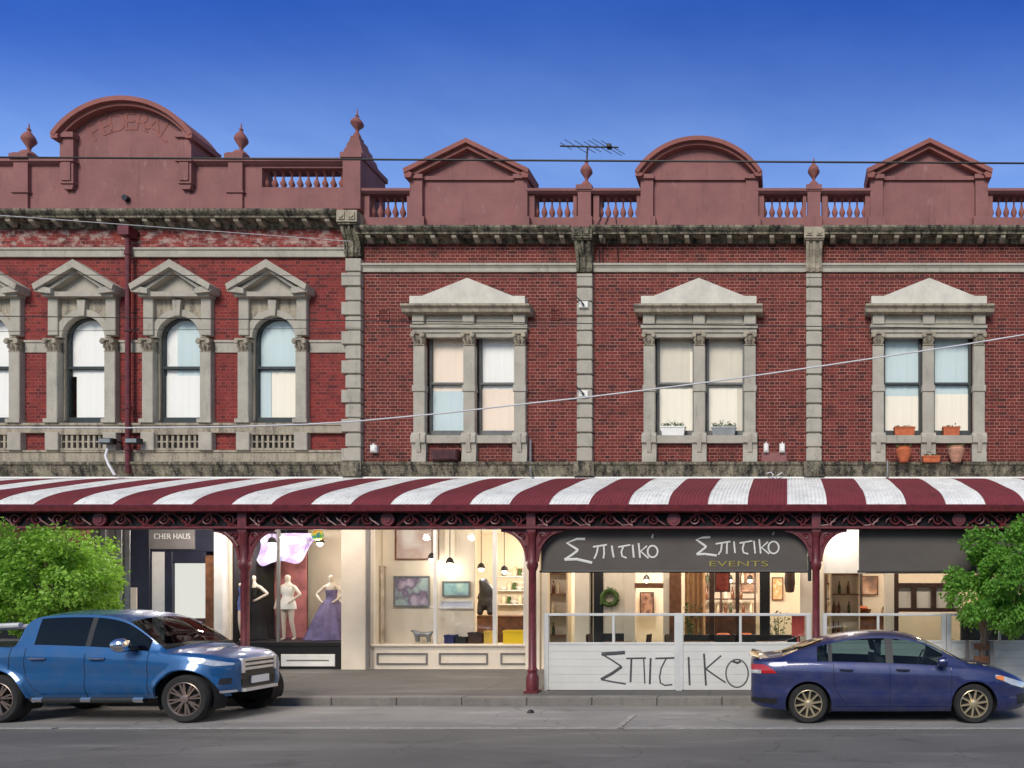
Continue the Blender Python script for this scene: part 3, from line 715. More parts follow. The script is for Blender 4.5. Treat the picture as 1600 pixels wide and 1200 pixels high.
# downpipe splitting the two halves
dp = MB(); xd = PX(200,-.15); dp.lathe([(.055,0),(.055,Zl(357)-Zl(740))], xd, -.15, Zl(740), 10)
for y in (400, 520, 640, 705): dp.lathe([(.075,0),(.075,.08)], xd, -.15, Zl(y), 10)
dp.box(xd-.13, xd+.13, -.28, -.04, Zl(372), Zl(358))
solo('downpipe', dp, M['maroon'], 'maroon rain pipe running down between the arched windows of the wide building', 'pipe', smooth=True)

# ------------------------------------------------------------------ veranda
vx0, vx1 = -28*.762, 9*.762
ver = thing('street_veranda', 'striped maroon and white corrugated veranda over the footpath on iron posts', 'veranda', ((vx0+vx1)/2, -1.7, .2))
prof_pts = [(-3.42,PZ(790,-3.42)),(-3.2,3.93),(-2.8,4.11),(-2.2,PZ(762,-2.2)),(-1.4,PZ(753.5,-1.4)),(-.7,4.71),(-.02,PZ(748.5,0))]
def prof_at(t):
    n = len(prof_pts)-1; f = t*n; i = min(int(f), n-1); u = f-i
    p = [prof_pts[max(0,min(n,i+k))] for k in (-1,0,1,2)]
    out = []
    for c in (0, 1):
        a, b, cc, d = (q[c] for q in p)
        out.append(.5*((2*b)+(-a+cc)*u+(2*a-5*b+4*cc-d)*u*u+(-a+3*b-3*cc+d)*u**3))
    return out
rf = MB(); NU, NV = 80, 15
for k in range(-28, 9):
    rf.cur = 0 if (k % 2) else 1
    lift = .004 if k % 2 else 0
    def fn(u, v):
        y, z = prof_at(v); x = k*.762 + .762*u
        return (x, y, z + .011*math.cos(2*math.pi*10*u) + lift)
    rf.grid(fn, NU, NV)
part('roof_sheeting', rf, [M['sheet_red'], M['sheet_white']], ver, True, angle=None)
fl = MB(); z0 = PZ(748.5,0)
fl.prof([(-.16,z0-.01),(-.12,z0+.035),(.0,z0+.05),(0,z0-.05),(-.12,z0-.02)], vx0, vx1)
part('white_flashing', fl, M['white'], ver)
fl = MB(); fl.prof([(-.05,z0+.05),(-.05,ZB0),(.02,ZB0),(.02,z0+.05)], vx0, vx1); part('wall_plate', fl, M['maroon_dk'], ver)
gt = MB(); zg = PZ(788.5,-3.5)
gt.prof([(-3.40,zg),(-3.41,zg-.02),(-3.52,zg-.11),(-3.52,zg-.02),(-3.56,zg),(-3.58,zg-.02),(-3.55,zg-.13),(-3.44,zg-.15),(-3.38,zg-.13)], vx0, vx1)
part('gutter', gt, M['maroon'], ver, label='maroon gutter along the striped roof edge')
fz1, fz0 = PZ(797,-3.38), PZ(827,-3.38)
fr = MB(); fr.box(vx0, vx1, -3.40, -3.28, fz1-.035, fz1+.07); fr.box(vx0, vx1, -3.41, -3.27, fz0, fz0+.055); fr.box(vx0, vx1, -3.435, -3.41, fz0+.012, fz0+.03)
part('fascia_beam', fr, M['maroon'], ver)
bk = MB(); bk.box(vx0, vx1, -3.29, -3.275, fz0+.055, fz1-.035)  # dark board stands in for the shade behind the lace; rafters share its mesh
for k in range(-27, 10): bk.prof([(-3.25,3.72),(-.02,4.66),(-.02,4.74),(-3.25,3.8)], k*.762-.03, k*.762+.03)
part('rafters_and_shade_board', bk, M['dark_int'], ver)
zc = (fz0+.055+fz1-.035)/2; hh = (fz1-.035-fz0-.055)/2
posts = [P0, P1+.03, P2-.04, P3-.02, P4]
posts = [PX(383,-3.32)-5.54*2, PX(383,-3.32)-5.54, PX(383,-3.32), PX(832,-3.32), PX(1275,-3.32), PX(1275,-3.32)+5.5]
def frieze(x0, x1):
    mb = MB(); Y = -3.345; xc = (x0+x1)/2
    mb.lathe([(hh*.92,-.03),(hh*.98,-.02),(hh*.98,.02),(hh*.92,.03)], xc, Y, zc, 16, 'y'); mb.lathe([(hh*.55,-.045),(hh*.6,.0)], xc, Y, zc, 12, 'y')
    n = 6; half = (x1-x0)/2-hh-.04; p = half/n
    for sd in (-1, 1):
        for k in range(n):
            cx = xc + sd*(hh+.04+p*(k+.5)); fl_ = 1 if k % 2 else -1
            pts_ = []
            for i in range(19):                              # spiral
                t_ = i/18; a = R(-90+t_*560); rr = (1-t_)*hh*.82+hh*.12
                pts_.append((cx + sd*(rr*math.cos(a))*.95, Y, zc + fl_*(rr*math.sin(a))*.95))
            mb.tube(pts_, [.021-.009*i/18 for i in range(19)], 5)
            mb.tube([(cx-sd*p*.52,Y,zc+fl_*hh*.8),(cx-sd*p*.2,Y,zc+fl_*hh*.15),(cx+sd*p*.1,Y,zc-fl_*hh*.75),(cx+sd*p*.52,Y,zc-fl_*hh*.85)], [.014,.022,.018,.012], 5)
            mb.tube([(cx+sd*p*.2,Y-.005,zc-fl_*hh*.5),(cx+sd*p*.42,Y-.005,zc+fl_*hh*.1),(cx+sd*p*.5,Y-.005,zc+fl_*hh*.6)], [.012,.022,.006], 5)
    return part('lace_frieze', mb, M['maroon'], ver, True)
for a, c in zip(posts, posts[1:]): frieze(a+.1, c-.1)
for x in posts:
    pm = MB(); Y = -3.32; zb_ = .162
    pm.box(x-.13, x+.13, Y-.13, Y+.13, zb_-.05, zb_+.05)
    pm.lathe([(.12,.05),(.12,.3),(.095,.36),(.085,.4),(.105,.44),(.075,.48),(.07,2.35),(.095,2.4),(.11,2.47),(.095,2.54),(.075,2.6),(.075,3.0),(.1,3.06),(.1,3.1)], x, Y, zb_, 16)
    pm.box(x-.085, x+.085, Y-.085, Y+.05, zb_+3.1, fz1)
    po = part('post', pm, M['maroon'], ver, True, angle=40)
    for sg in (-1, 1):
        br = MB(); zt = fz0; r0 = .52; x0 = x+sg*.075
        cxx, czz = x0+sg*r0, zt-r0-.1
        outer = [(cxx - sg*(r0*math.cos(R(a))), czz + (r0+.1)*math.sin(R(a))) for a in [90*i/14 for i in range(15)]]
        inner = [(cxx - sg*((r0-.05)*math.cos(R(a))), czz + (r0+.05)*math.sin(R(a))) for a in [90*i/14 for i in range(15)]]
        # spandrel with a pierced centre: rim, corner plate, scrolls
        br.prism([(x0, zt), (x0, czz)] + outer[1:] , Y-.008, Y+.012)
        band(br, outer, inner, Y-.03, Y+.02)
        br.tube([(x0+sg*.04,Y-.03,czz+.3),(x0+sg*.12,Y-.03,zt-.2),(x0+sg*.3,Y-.03,zt-.05)], .018, 5)
        sp_ = [(x0+sg*(.12+.075*(1-i/14)*math.cos(R(40*i))), Y-.028, zt-.13+.075*(1-i/14)*math.sin(R(40*i))) for i in range(15)]
        br.tube(sp_, .013, 5)
        part('bracket', br, M['maroon'], po)
# ------------------------------------------------------------------ shopfronts (parts of their buildings)
def zz(y, Y=0): return PZ(y, Y)
GZ, CZ = .22, 3.80
def bx(parent, name, mat, x0, x1, z0, z1, y0=-.02, y1=.12, label=None, c=.008):
    mb = MB(); mb.cbox(x0, x1, y0, y1, z0, z1, c); return part(name, mb, M[mat], parent, label=label)
def vent_panel(parent, x0, x1, z0, z1, mat='grey_paint', y=-.03):
    mb = MB(); t = .035
    for a in ((x0,x1,z0,z0+t),(x0,x1,z1-t,z1),(x0,x0+t,z0+t,z1-t),(x1-t,x1,z0+t,z1-t)): mb.box(a[0],a[1],y-.02,y+.03,a[2],a[3])
    return part('base_vent', mb, M[mat], parent)
def lamp(x, y, z, label, power=60, drop=.3, col=(1,.90,.78), rad=.07, group='ceiling lamps inside the shops'):
    t = thing('ceiling_lamp', label, 'lamp', (x,y,CZ), group)
    mb = MB(); mb.lathe([(.05,CZ-.02),(.05,CZ)], x, y, 0, 10); mb.tube([(x,y,CZ-.02),(x,y,z+.12)], .01, 5); mb.lathe([(.1,.0),(.07,.1),(.03,.14)], x, y, z, 12)
    part('lamp_shade', mb, M['black'], t)
    b = MB(); b.lathe([(.005,-rad),(rad*.7,-rad*.7),(rad,0),(rad*.7,rad*.6),(.01,rad*.7)], x, y, z-.02, 10); part('bulb', b, M['lamp'], t, True)
    l = D.lights.new('lamp_light', 'POINT'); l.energy = power*LAMPS; l.color = col; l.shadow_soft_size = .12
    link(D.objects.new('lamp_light', l), t, (x,y,z-.16))
def xs(p, Y=0): return PX(p, Y)

for b, x0, x1 in ((bL,P0,P1),(shopA,P1,P2),(shopB,P2,P3),(shopC,P3,P4)):
    bx(b, 'shop_fascia', 'cream' if b is shopA else 'dark_int', x0+.2, x1-.2, 3.66, 3.9, -.03, .3)
# party wall piers
bx(bL, 'pier', 'cream', xs(537), xs(575), GZ, 3.85, -.1, .3)
mb = MB(); xd = xs(577,-.1); mb.lathe([(.045,0),(.045,3.4)], xd, -.14, .3, 10); part('downpipe', mb, M['grey_paint'], shopA, True)
bx(shopA, 'pier', 'cream', xs(823), xs(845), GZ, 3.85, -.1, .3)
bx(shopC, 'pier', 'cream', xs(1250), xs(1287), GZ, 3.85, -.1, .3)
# ---- wide shop: closed shop behind the tree, dark door bay, dress shop window
bx(bL, 'shop_panel', 'grey_paint', P0+.1, xs(150), GZ, 3.66, 0, .2)
for a, c in ((-330,-190),(-170,-30),(-10,130)): mb = MB(); mb.box(xs(a), xs(c), -.01, .02, 1.0, 3.2); part('window', mb, M['black'], bL)
bx(bL, 'fascia_sign', 'terracotta_pale', P0+.1, xs(140), 3.3, 3.66, -.05, .0)
bx(bL, 'shop_panel', 'grey_paint', xs(150), xs(206), GZ, 3.66, .02, .2)
for p in (158, 183, 196): bx(bL, 'mullion', 'lead', xs(p), xs(p+9), GZ, 3.66, -.03, .02)
bx(bL, 'doorpost', 'cream', xs(207), xs(217), GZ, zz(918), -.06, .05)
bx(bL, 'door_surround', 'navy', xs(206), xs(236), GZ, 3.66, -.04, .2)
bx(bL, 'door_surround', 'navy', xs(236), xs(338), zz(862), 3.66, -.02, .2)
dsg = bx(bL, 'door_sign', 'grey_paint', xs(232,-.06), xs(303,-.06), zz(858,-.06), zz(826,-.06), -.06, -.02, 'dark grey sign panel with two white words over the door')
mb = MB(); me = text_mesh('CHER HAUS', .19, .004)
rot = Matrix.Translation(((xs(239,-.07)+xs(298,-.07))/2, -.066, zz(842,-.07))) @ Matrix.Rotation(R(90), 4, 'X') @ Matrix.Diagonal((.86,1,1,1))
mb.add([rot @ v.co for v in me.vertices], [tuple(p.vertices) for p in me.polygons]); part('lettering', mb, M['chalk'], dsg)
dr = bx(bL, 'door', 'white', xs(237), xs(258), GZ, zz(862), .0, .06)
mb = MB(); mb.lathe([(.02,-.06),(.028,-.05),(.028,-.03),(.01,0)], xs(256), -.0, 1.25, 8, 'y'); part('handle', mb, M['lead'], dr)
bx(bL, 'door_surround', 'navy', xs(258), xs(270), GZ, zz(862), -.02, .2)
bx(bL, 'door_surround', 'navy', xs(270), xs(322), zz(880), zz(862), -.015, .2)
wn = bx(bL, 'window', 'timber', xs(322), xs(338), GZ, zz(868), -.03, .2)
mb = MB(); mb.box(xs(270), xs(322), .06, .08, zz(966), zz(880)); part('blind', mb, emit('self_lit_blind', (1,.98,.90,1), .62), wn, label='bright backlit cream blind behind the shop door glass')  # blind glows by itself to look bright; no lamp stands behind it
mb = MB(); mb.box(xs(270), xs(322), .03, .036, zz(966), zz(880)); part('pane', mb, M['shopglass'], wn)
bx(bL, 'stall_riser', 'timber_dk', xs(270), xs(322), GZ, zz(966), -.01, .2)
bx(bL, 'pilaster', 'white', xs(338), xs(352), GZ, 3.66, -.08, .2)
room(bL, xs(352), xs(548), GZ, CZ, 2.3, 'cream_wall', 'timber_dk', .1)
mb = MB(); mb.box(xs(352)+.07, xs(395), 1.9, 1.95, GZ, CZ); mb.box(xs(352)+.062, xs(352)+.09, .15, 1.9, GZ, CZ); part('dark_screen', mb, M['dark_int'], bL)
mb = MB(); mb.cbox(PX(405,1.5), PX(478,1.5), 1.5, 1.55, zz(1003), 3.3, .01); part('rose_panel', mb, surf('rose_panel', lin(186,112,112), .8, 0, .3, 2.2), bL)
bx(bL, 'display_floor', 'black', xs(372), xs(537), zz(1010), zz(1003), -.04, 1.9)
bx(bL, 'stall_riser', 'black', xs(372), xs(537), GZ, zz(1010), -.03, .1)
v = bx(bL, 'base_panel', 'white', xs(441), xs(525), zz(1041), zz(1022), -.05, -.02)
mb = MB(); mb.box(xs(450), xs(516), -.056, -.049, zz(1032.5), zz(1030.5)); part('groove', mb, M['grey_paint'], v)
wn = bx(bL, 'display_window', 'grey_paint', xs(432.5), xs(436.5), zz(1003), 3.66, -.02, .04)
for a, c in ((374,432.5),(436.5,536)):
    mb = MB(); mb.box(xs(a), xs(c), .0, .006, zz(1003), 3.66); part('pane', mb, M['shopglass'], wn)
# ---- gallery
room(shopA, P1+.27, P2-.1, GZ, CZ, 3.4, 'cream_wall', 'timber', .15)
bx(shopA, 'partition', 'cream_wall', P1+.34, PX(742,.5), GZ, CZ-.1, .5, .62)
sz = zz(1010)
bx(shopA, 'stall_riser', 'cream', xs(577), xs(826), GZ, sz, -.02, .15)
bx(shopA, 'window_sill', 'cream', xs(577), xs(826), sz, sz+.05, -.07, .6)
for a, c in ((590,669),(687,763),(783,824)): vent_panel(shopA, xs(a), xs(c), zz(1038), zz(1020))
wn = bx(shopA, 'display_window', 'cream', xs(577), xs(586), sz, 3.7, -.03, .1)
for p, w_ in ((680,5),(773,6),(821,6)): bx(wn, 'mullion', 'white', xs(p-w_/2), xs(p+w_/2), sz+.05, 3.7, -.02, .06)
for a, c in ((586,677.5),(682.5,770),(776,818)):
    mb = MB(); mb.box(xs(a), xs(c), .01, .016, sz+.05, 3.7); part('pane', mb, M['shopglass'], wn)
# ---- restaurant
room(shopB, P2+.12, P3-.1, GZ, CZ, 4.2, 'cream_wall', 'timber', .15)
for a, c, m in ((846,856,'cream'),(898,921,'cream'),(928,942,'black'),(1187,1203,'black')): bx(shopB, 'shopfront_post', m, xs(a), xs(c), GZ, 3.66, -.02, .14)
bx(shopB, 'shopfront_post', 'cream', xs(975), xs(992), GZ, 3.66, .0, .14)
bx(shopB, 'shopfront_post', 'cream', xs(1036), xs(1048), GZ, 3.66, .0, .14)
bx(shopB, 'door_lintel', 'timber', xs(992), xs(1036), zz(919), zz(911), -.02, .12)
dd = bx(shopB, 'door', 'timber', xs(1049), xs(1067), GZ, zz(893), -.3, -.22)
mb = MB(); mb.lathe([(.012,0),(.012,.4)], xs(1064,-.3), -.33, 1.1, 6); part('handle', mb, M['steel_dk'], dd)
bx(shopB, 'shopfront_post', 'timber_dk', xs(1108), xs(1116), GZ, 3.66, .0, .1)
bx(shopB, 'shopfront_post', 'timber_dk', xs(1149), xs(1155), GZ, 3.66, .0, .1)
bx(shopB, 'stall_riser', 'steel_dk', xs(942), xs(975), GZ, zz(990), .0, .1)
bx(shopB, 'stall_riser', 'steel_dk', xs(1067), xs(1250), GZ, zz(992), .0, .1)
# ---- cafe on the right
room(shopC, P3+.1, P4-.1, GZ, CZ, 4.2, 'cream_wall', 'timber', .15)
bx(shopC, 'shop_fascia', 'white', xs(1287), xs(1352), zz(896), 3.66, -.01, .15, 'white fascia panel beside the grey blind')
bx(shopC, 'shop_fascia', 'grey_paint', xs(1352), P4-.1, zz(896), 3.66, -.01, .15)
bx(shopC, 'shopfront_post', 'cream', xs(1382), xs(1397), GZ, zz(896), -.02, .14)
bx(shopC, 'shopfront_post', 'timber_dk', xs(1397), xs(1404), GZ, zz(896), -.02, .14)
bx(shopC, 'stall_riser', 'cream', xs(1287), P4-.1, GZ, zz(1004), .0, .15)
wn = bx(shopC, 'window', 'timber_dk', xs(1404), xs(1500), zz(956), zz(950), -.02, .12)
bx(wn, 'frame', 'timber_dk', xs(1404), xs(1500), zz(918), zz(911), -.02, .12)
for p in (1424, 1455, 1482): bx(wn, 'frame', 'timber_dk', xs(p), xs(p+8), zz(950), zz(918), -.02, .12)
mb = MB(); mb.box(xs(1404), xs(1500), .1, .13, zz(950), zz(918)); part('blind', mb, M['curtain'], wn)
bx(shopC, 'window', 'black', xs(1502), P4-.25, zz(1002), zz(950), -.01, .1)

# ------------------------------------------------------------------ things in the shops
lamp(PX(675,.2), .2, zz(873,.2), 'round glowing gallery spotlight first from the cream pier', 5)
lamp(PX(703,.22), .22, zz(880,.22), 'glowing gallery spotlight above the smaller painting', 5)
lamp(PX(752,1.6), 1.6, zz(888,1.6), 'glowing gallery spotlight above the dark sculpture', 36)
lamp(PX(788,1.9), 1.9, zz(892,1.9), 'glowing gallery spotlight above the yellow crate', 40)
lamp(PX(500,.7), .7, 3.35, 'added lamp over the purple gown in the dress shop window', 52, col=(1,.93,.88))  # from here to the cafe, lamps are added to brighten the shops
lamp(PX(425,.7), .7, 3.35, 'added lamp over the white dress in the dress shop window', 46, col=(1,.9,.86))
lamp(PX(870,1.8), 1.8, 3.2, 'added lamp over the shelf at the end of the restaurant', 74)
lamp(PX(1010,2.6), 2.6, 3.2, 'added lamp hanging behind the timber lintel of the restaurant', 74)
lamp(PX(1130,1.8), 1.8, 3.2, 'added lamp in the restaurant beside the red picture', 84)
lamp(PX(1225,1.6), 1.6, 3.2, 'added lamp in the restaurant nearest the cream pier', 66)
lamp(PX(1345,1.6), 1.6, 3.2, 'added lamp over the cafe shelves', 84)
lamp(PX(1480,2.0), 2.0, 3.2, 'added lamp at the far end of the cafe behind the tree', 60)
def real_or_fill_light(px, label, en, col=(1,.92,.86), grp='downlights under the veranda'):  # only the cafe fascia lamp is real; the others are added fill
    Y = -.6 if px == 1313 else -1.5; x = PX(px,Y)
    t = thing('real_or_fill_light', label, 'lamp', (x, Y, 3.6), grp)
    mb = MB(); mb.lathe([(.09,0),(.09,.12),(.03,.16),(.03,.55)], x, Y, 3.66, 12); part('lamp_shade', mb, M['white'], t, True)
    mb = MB(); mb.lathe([(.08,0),(.07,.02)], x, Y, 3.64, 12); part('bulb', mb, M['lamp'], t)
    l = D.lights.new('lamp_light', 'POINT'); l.energy = en*LAMPS; l.color = col; l.shadow_soft_size = .08
    link(D.objects.new('lamp_light', l), t, (x, Y, 3.54))
real_or_fill_light(1313, 'lit downlight under the veranda shining on the white cafe fascia', 30)
real_or_fill_light(556, 'added fill light under the veranda above the broad cream pier', 44)
real_or_fill_light(640, 'added fill light under the veranda left of the gallery mullion', 46)
real_or_fill_light(770, 'added fill light under the veranda above the yellow crate', 40)
real_or_fill_light(450, 'added fill light under the veranda outside the dress shop window', 44)
for q_, (p_, l_) in enumerate(((870,'added fill light behind the charcoal sign at its end nearest the gallery'),(965,'added fill light behind the first white word of the charcoal sign'),(1060,'added fill light behind the gap between the two white words'),(1150,'added fill light behind the gold word of the charcoal sign'),(1235,'added fill light behind the end of the charcoal sign nearest the cafe'),(1420,'added fill light behind the plain charcoal blind'),(1530,'added fill light behind the plain charcoal blind beside the tree'))): real_or_fill_light(p_, l_, 38, (1,.88,.72))
real_or_fill_light(236, 'added fill light under the veranda above the narrow white door panel', 60)
real_or_fill_light(290, 'added fill light under the veranda above the dark shop door', 80)

def art_mat(name, cols, scale):
    t = NT(name); p = t.pos()
    n = t.node('TexNoise'); t.set(n.inputs['Vector'], p); n.inputs['Scale'].default_value = scale; n.inputs['Detail'].default_value = 3
    st = [(.3+.4*i/(len(cols)-1), c) for i, c in enumerate(cols)]
    t.bsdf(t.ramp(n.outputs['Fac'], *st), .7); return t.m
def picture(px0, px1, y0, y1, Y, label, cols, frame='white', sc_=3.0, cat='picture'):
    x0, x1, z0, z1 = PX(px0,Y), PX(px1,Y), PZ(y1,Y), PZ(y0,Y)
    t = thing('painting', label, cat, ((x0+x1)/2, Y, z0))
    mb = MB(); f = .035
    for a in ((x0,x1,z0,z0+f),(x0,x1,z1-f,z1),(x0,x0+f,z0+f,z1-f),(x1-f,x1,z0+f,z1-f)): mb.box(a[0],a[1],Y-.04,Y,a[2],a[3])
    part('frame', mb, M[frame], t)
    mb = MB(); mb.box(x0+.01, x1-.01, Y-.02, Y, z0+.01, z1-.01); part('canvas', mb, art_mat(label[:20], cols, sc_), t)
picture(616,672,900,948,.48,'square painting of grey violet and mint shapes on the cream gallery wall',[lin(200,185,200),lin(120,105,130),lin(180,200,195),lin(70,70,90)],'lead',2.4)
picture(692,735,908,932,.48,'small mint green and blue landscape painting in the gallery',[lin(190,215,200),lin(150,190,190),lin(110,120,150)],'lead',3)
picture(688,740,938,951,.48,'narrow pale blue print under the mint green painting',[lin(222,224,235),lin(206,212,230)],'white',3)
picture(618,686,826,875,.48,'large faded pink and grey print high on the gallery wall',[lin(214,206,198),lin(196,168,156),lin(222,214,204)],'timber',1.5)
picture(1117,1141,893,925,.6,'dark red picture hanging beside the timber post in the restaurant',[lin(120,36,30),lin(170,80,66),lin(96,26,24)],'timber_dk',4)
picture(1157,1181,894,926,4.15,'terracotta coloured picture on the restaurant back wall',[lin(190,120,90),lin(226,190,160),lin(150,84,60)],'timber',3)
picture(1092,1107,900,936,4.15,'small greenish picture on the restaurant back wall beside a post',[lin(206,200,170),lin(120,116,80)],'timber',5)
picture(1345,1372,900,930,4.1,'peach and brown picture on the cafe back wall',[lin(236,206,180),lin(200,150,120),lin(120,100,90)],'timber',3)
# long hanging scroll
x0, x1 = PX(590,.4), PX(601,.4)
mb = MB(); mb.grid(lambda u, v: (x0+(x1-x0)*u, .4+.02*math.sin(9*u), zz(1004,.4)+(zz(885,.4)-zz(1004,.4))*v), 10, 6); mb.tube([(x0-.03,.4,zz(885,.4)),(x1+.03,.4,zz(885,.4))], .02, 6)
solo('wall_scroll', mb, surf('scroll_cloth', lin(206,190,170), .8, 0, .2, 5), 'tall beige hanging scroll just inside the gallery beside the cream pier', 'wall hanging')
# figures with skin
def skin_mesh(name, joints, edges, radii, mat, sub=2):
    me = D.meshes.new(name); me.from_pydata(joints, edges, []); o = D.objects.new(name, me); COL.objects.link(o)
    o.modifiers.new('s', 'SKIN')
    for i, r_ in enumerate(radii):
        o.data.skin_vertices[0].data[i].radius = (r_, r_) if not isinstance(r_, tuple) else r_
        o.data.skin_vertices[0].data[i].use_root = (i == 0)
    md = o.modifiers.new('u', 'SUBSURF'); md.levels = sub; md.render_levels = sub
    dg = bpy.context.evaluated_depsgraph_get(); dg.update()
    m2 = D.meshes.new_from_object(o.evaluated_get(dg)); D.objects.remove(o); m2.materials.clear(); m2.materials.append(mat)
    m2.polygons.foreach_set('use_smooth', [True]*len(m2.polygons)); m2.name = name
    return m2
def doll(label, px, Y, base, h, pose, dress, cat='mannequin'):
    x = PX(px, Y); s = h/1.75
    t = thing('mannequin', label, cat, (x, Y, base))
    J = [(0,0,.95),(0,0,1.12),(0,0,1.3),(0,0,1.44),(0,0,1.53),(0,-.01,1.62),(0,-.01,1.72),
         (-.09,0,.9),(-.10,-.02,.5),(-.10,0,.06),(-.10,-.12,.03),(.09,0,.9),(.12,-.04,.5),(.17,.02,.06),(.18,-.1,.03),
         (-.17,0,1.4),(.17,0,1.4)] + pose
    E = [(0,1),(1,2),(2,3),(3,4),(4,5),(5,6),(0,7),(7,8),(8,9),(9,10),(0,11),(11,12),(12,13),(13,14),(3,15),(3,16),(15,17),(17,18),(18,19),(16,20),(20,21),(21,22)]
    rad = [(.14,.1),(.105,.085),(.14,.1),(.09,.07),.045,.075,.06,.085,.055,.035,.025,.085,.055,.035,.025,.05,.05,.038,.028,.03,.038,.028,.03]
    me = skin_mesh('body', J, E, rad, M['skin_doll'])
    me.transform(Matrix.Scale(s, 4))
    o = D.objects.new('body', me); link(o, t, (x,Y,base))
    if dress: dress(t, x, Y, base, s)
def dress_fn(mat, prof, fold=.06, n=9):
    def f(t, x, Y, base, s):
        mb = MB()
        def fn(u, v):
            i = min(int(v*(len(prof)-1)), len(prof)-2); w = v*(len(prof)-1)-i
            r_ = prof[i][0]*(1-w)+prof[i+1][0]*w; z = prof[i][1]*(1-w)+prof[i+1][1]*w
            a = 2*math.pi*u; r2 = r_*(1+fold*math.sin(n*a)*max(0,(1-v)))
            return (x+s*r2*math.cos(a), Y+s*r2*.8*math.sin(a), base+s*z)
        mb.grid(fn, 56, 14); part('dress', mb, mat, t, True)
    return f
def arms(l, r): return l + r
hip = [(-.36,-.05,1.2),(-.18,-.16,1.02),(-.12,-.16,.98)], [(.36,-.05,1.2),(.18,-.16,1.02),(.12,-.16,.98)]
down = [(-.25,0,1.15),(-.29,-.05,.9),(-.3,-.07,.82)], [(.27,0,1.15),(.36,-.08,.95),(.4,-.12,.88)]
DB = zz(1003)
M['lilac'] = surf('lilac_silk', lin(126,112,156), .5, 0, .3, 4); M['ivory'] = surf('ivory_cloth', lin(252,246,238), .7, 0, .08, 4)
M['cornflower'] = surf('cornflower_cloth', lin(104,120,186), .6, 0, .2, 4)
doll('white mannequin in a short ivory dress with a hand on its hip', 450, .5, DB, 1.66, arms(down[0],hip[1]), dress_fn(M['ivory'], [(.2,.82),(.19,.95),(.15,1.08),(.12,1.16),(.16,1.3),(.15,1.41)]))
doll('mannequin in a long full purple gown beside the cream pier', 518, .7, DB, 1.66, arms(hip[0],hip[1]), dress_fn(M['lilac'], [(.62,.02),(.52,.3),(.38,.65),(.24,.95),(.12,1.12),(.155,1.32)], .1, 13))
doll('mannequin in a cornflower blue dress beside the iron post', 368, .35, DB, 1.7, arms(down[0],down[1]), dress_fn(M['cornflower'], [(.17,.78),(.18,.95),(.14,1.1),(.13,1.2),(.15,1.36)]))
doll('mannequin in black with its bent arm raised behind the iron post', 396, .8, DB, 1.66, arms(down[0],[(.42,-.05,1.22),(.22,-.2,1.06),(.14,-.2,1.02)]), dress_fn(M['dark_int'], [(.34,.02),(.27,.4),(.19,.9),(.13,1.12),(.15,1.38)]))
# draped decorations in the dress window
mb = MB()
def fn(u, v):
    x = PX(398+92*u,.9); return (x, .9+.12*math.sin(7*u+3*v), 3.6 - (.45+.35*math.sin(3.1*u+.4)+.1*math.sin(11*u))*v)
mb.grid(fn, 40, 12)
solo('hanging_drape', mb, art_mat('drape', [lin(110,110,190),lin(206,200,232),lin(178,150,210),lin(240,236,245)], 2.2), 'swagged white and violet cloth across the top of the dress shop window', 'drape', smooth=True)
mb = MB(); mb.lathe([(.005,-.14),(.1,-.1),(.14,0),(.1,.1),(.005,.14)], PX(496,.5), .5, zz(836,.5), 14)
solo('paper_ball', mb, art_mat('ball', [lin(230,60,60),lin(240,200,60),lin(70,180,90),lin(70,90,200)], 9), 'rainbow coloured paper ball hanging above the purple gown', 'decoration', smooth=True)
# gallery objects on the sill shelf
def crate(px0, px1, y0, y1, Y, mat, label, d=.3):
    x0, x1 = PX(px0,Y), PX(px1,Y); z0, z1 = PZ(y1,Y), PZ(y0,Y); mb = MB(); t = .025
    mb.box(x0,x1,Y,Y+t,z0,z1); mb.box(x0,x1,Y+d-t,Y+d,z0,z1); mb.box(x0,x0+t,Y+t,Y+d-t,z0,z1); mb.box(x1-t,x1,Y+t,Y+d-t,z0,z1); mb.box(x0+t,x1-t,Y+t,Y+d-t,z0,z0+t)
    mb.box(x0-.01,x1+.01,Y-.012,Y+.0,z1-.05,z1-.01)
    return solo('crate', mb, M[mat], label, 'crate')
M['yellow'] = surf('yellow_plastic', lin(240,205,20), .45, 0, .06, 3); M['yellow_old'] = surf('yellow_card', lin(206,170,70), .7, 0, .1, 3); M['blue_box'] = surf('blue_box', lin(38,40,100), .5, 0, .15, 3)
SY = sz+.05; yS = PY0-(SY-CH)*FPX/(.25-CY)
crate(786,822,985,yS,.25,'yellow','bright yellow crate in the gallery window beside the iron post')
crate(756,769,986,yS,.25,'yellow_old','dull mustard crate in the gallery window')
crate(694,709,992,yS,.25,'blue_box','dark blue box in the gallery window')
crate(712,728,995,yS,.25,'steel_dk','low dark grey box beside the dark blue box in the gallery')
crate(731,752,988,yS,.25,'timber_dk','brown wooden box left of the mustard crate in the gallery')
def counter(px0, px1, y0, Y, d, mat, label, top='timber'):
    x0, x1 = PX(px0,Y), PX(px1,Y); z1 = PZ(y0,Y)
    t = thing('counter', label, 'counter', ((x0+x1)/2, Y+d/2, GZ))
    mb = MB(); mb.cbox(x0, x1, Y+.03, Y+d-.03, GZ+.02, z1-.05, .01); part('cabinet', mb, M[mat], t)
    mb = MB(); mb.cbox(x0-.04, x1+.04, Y, Y+d, z1-.05, z1, .01); part('top', mb, M[top], t)
counter(735, 828, 962, 1.6, .7, 'timber', 'brown timber counter at the back of the gallery')
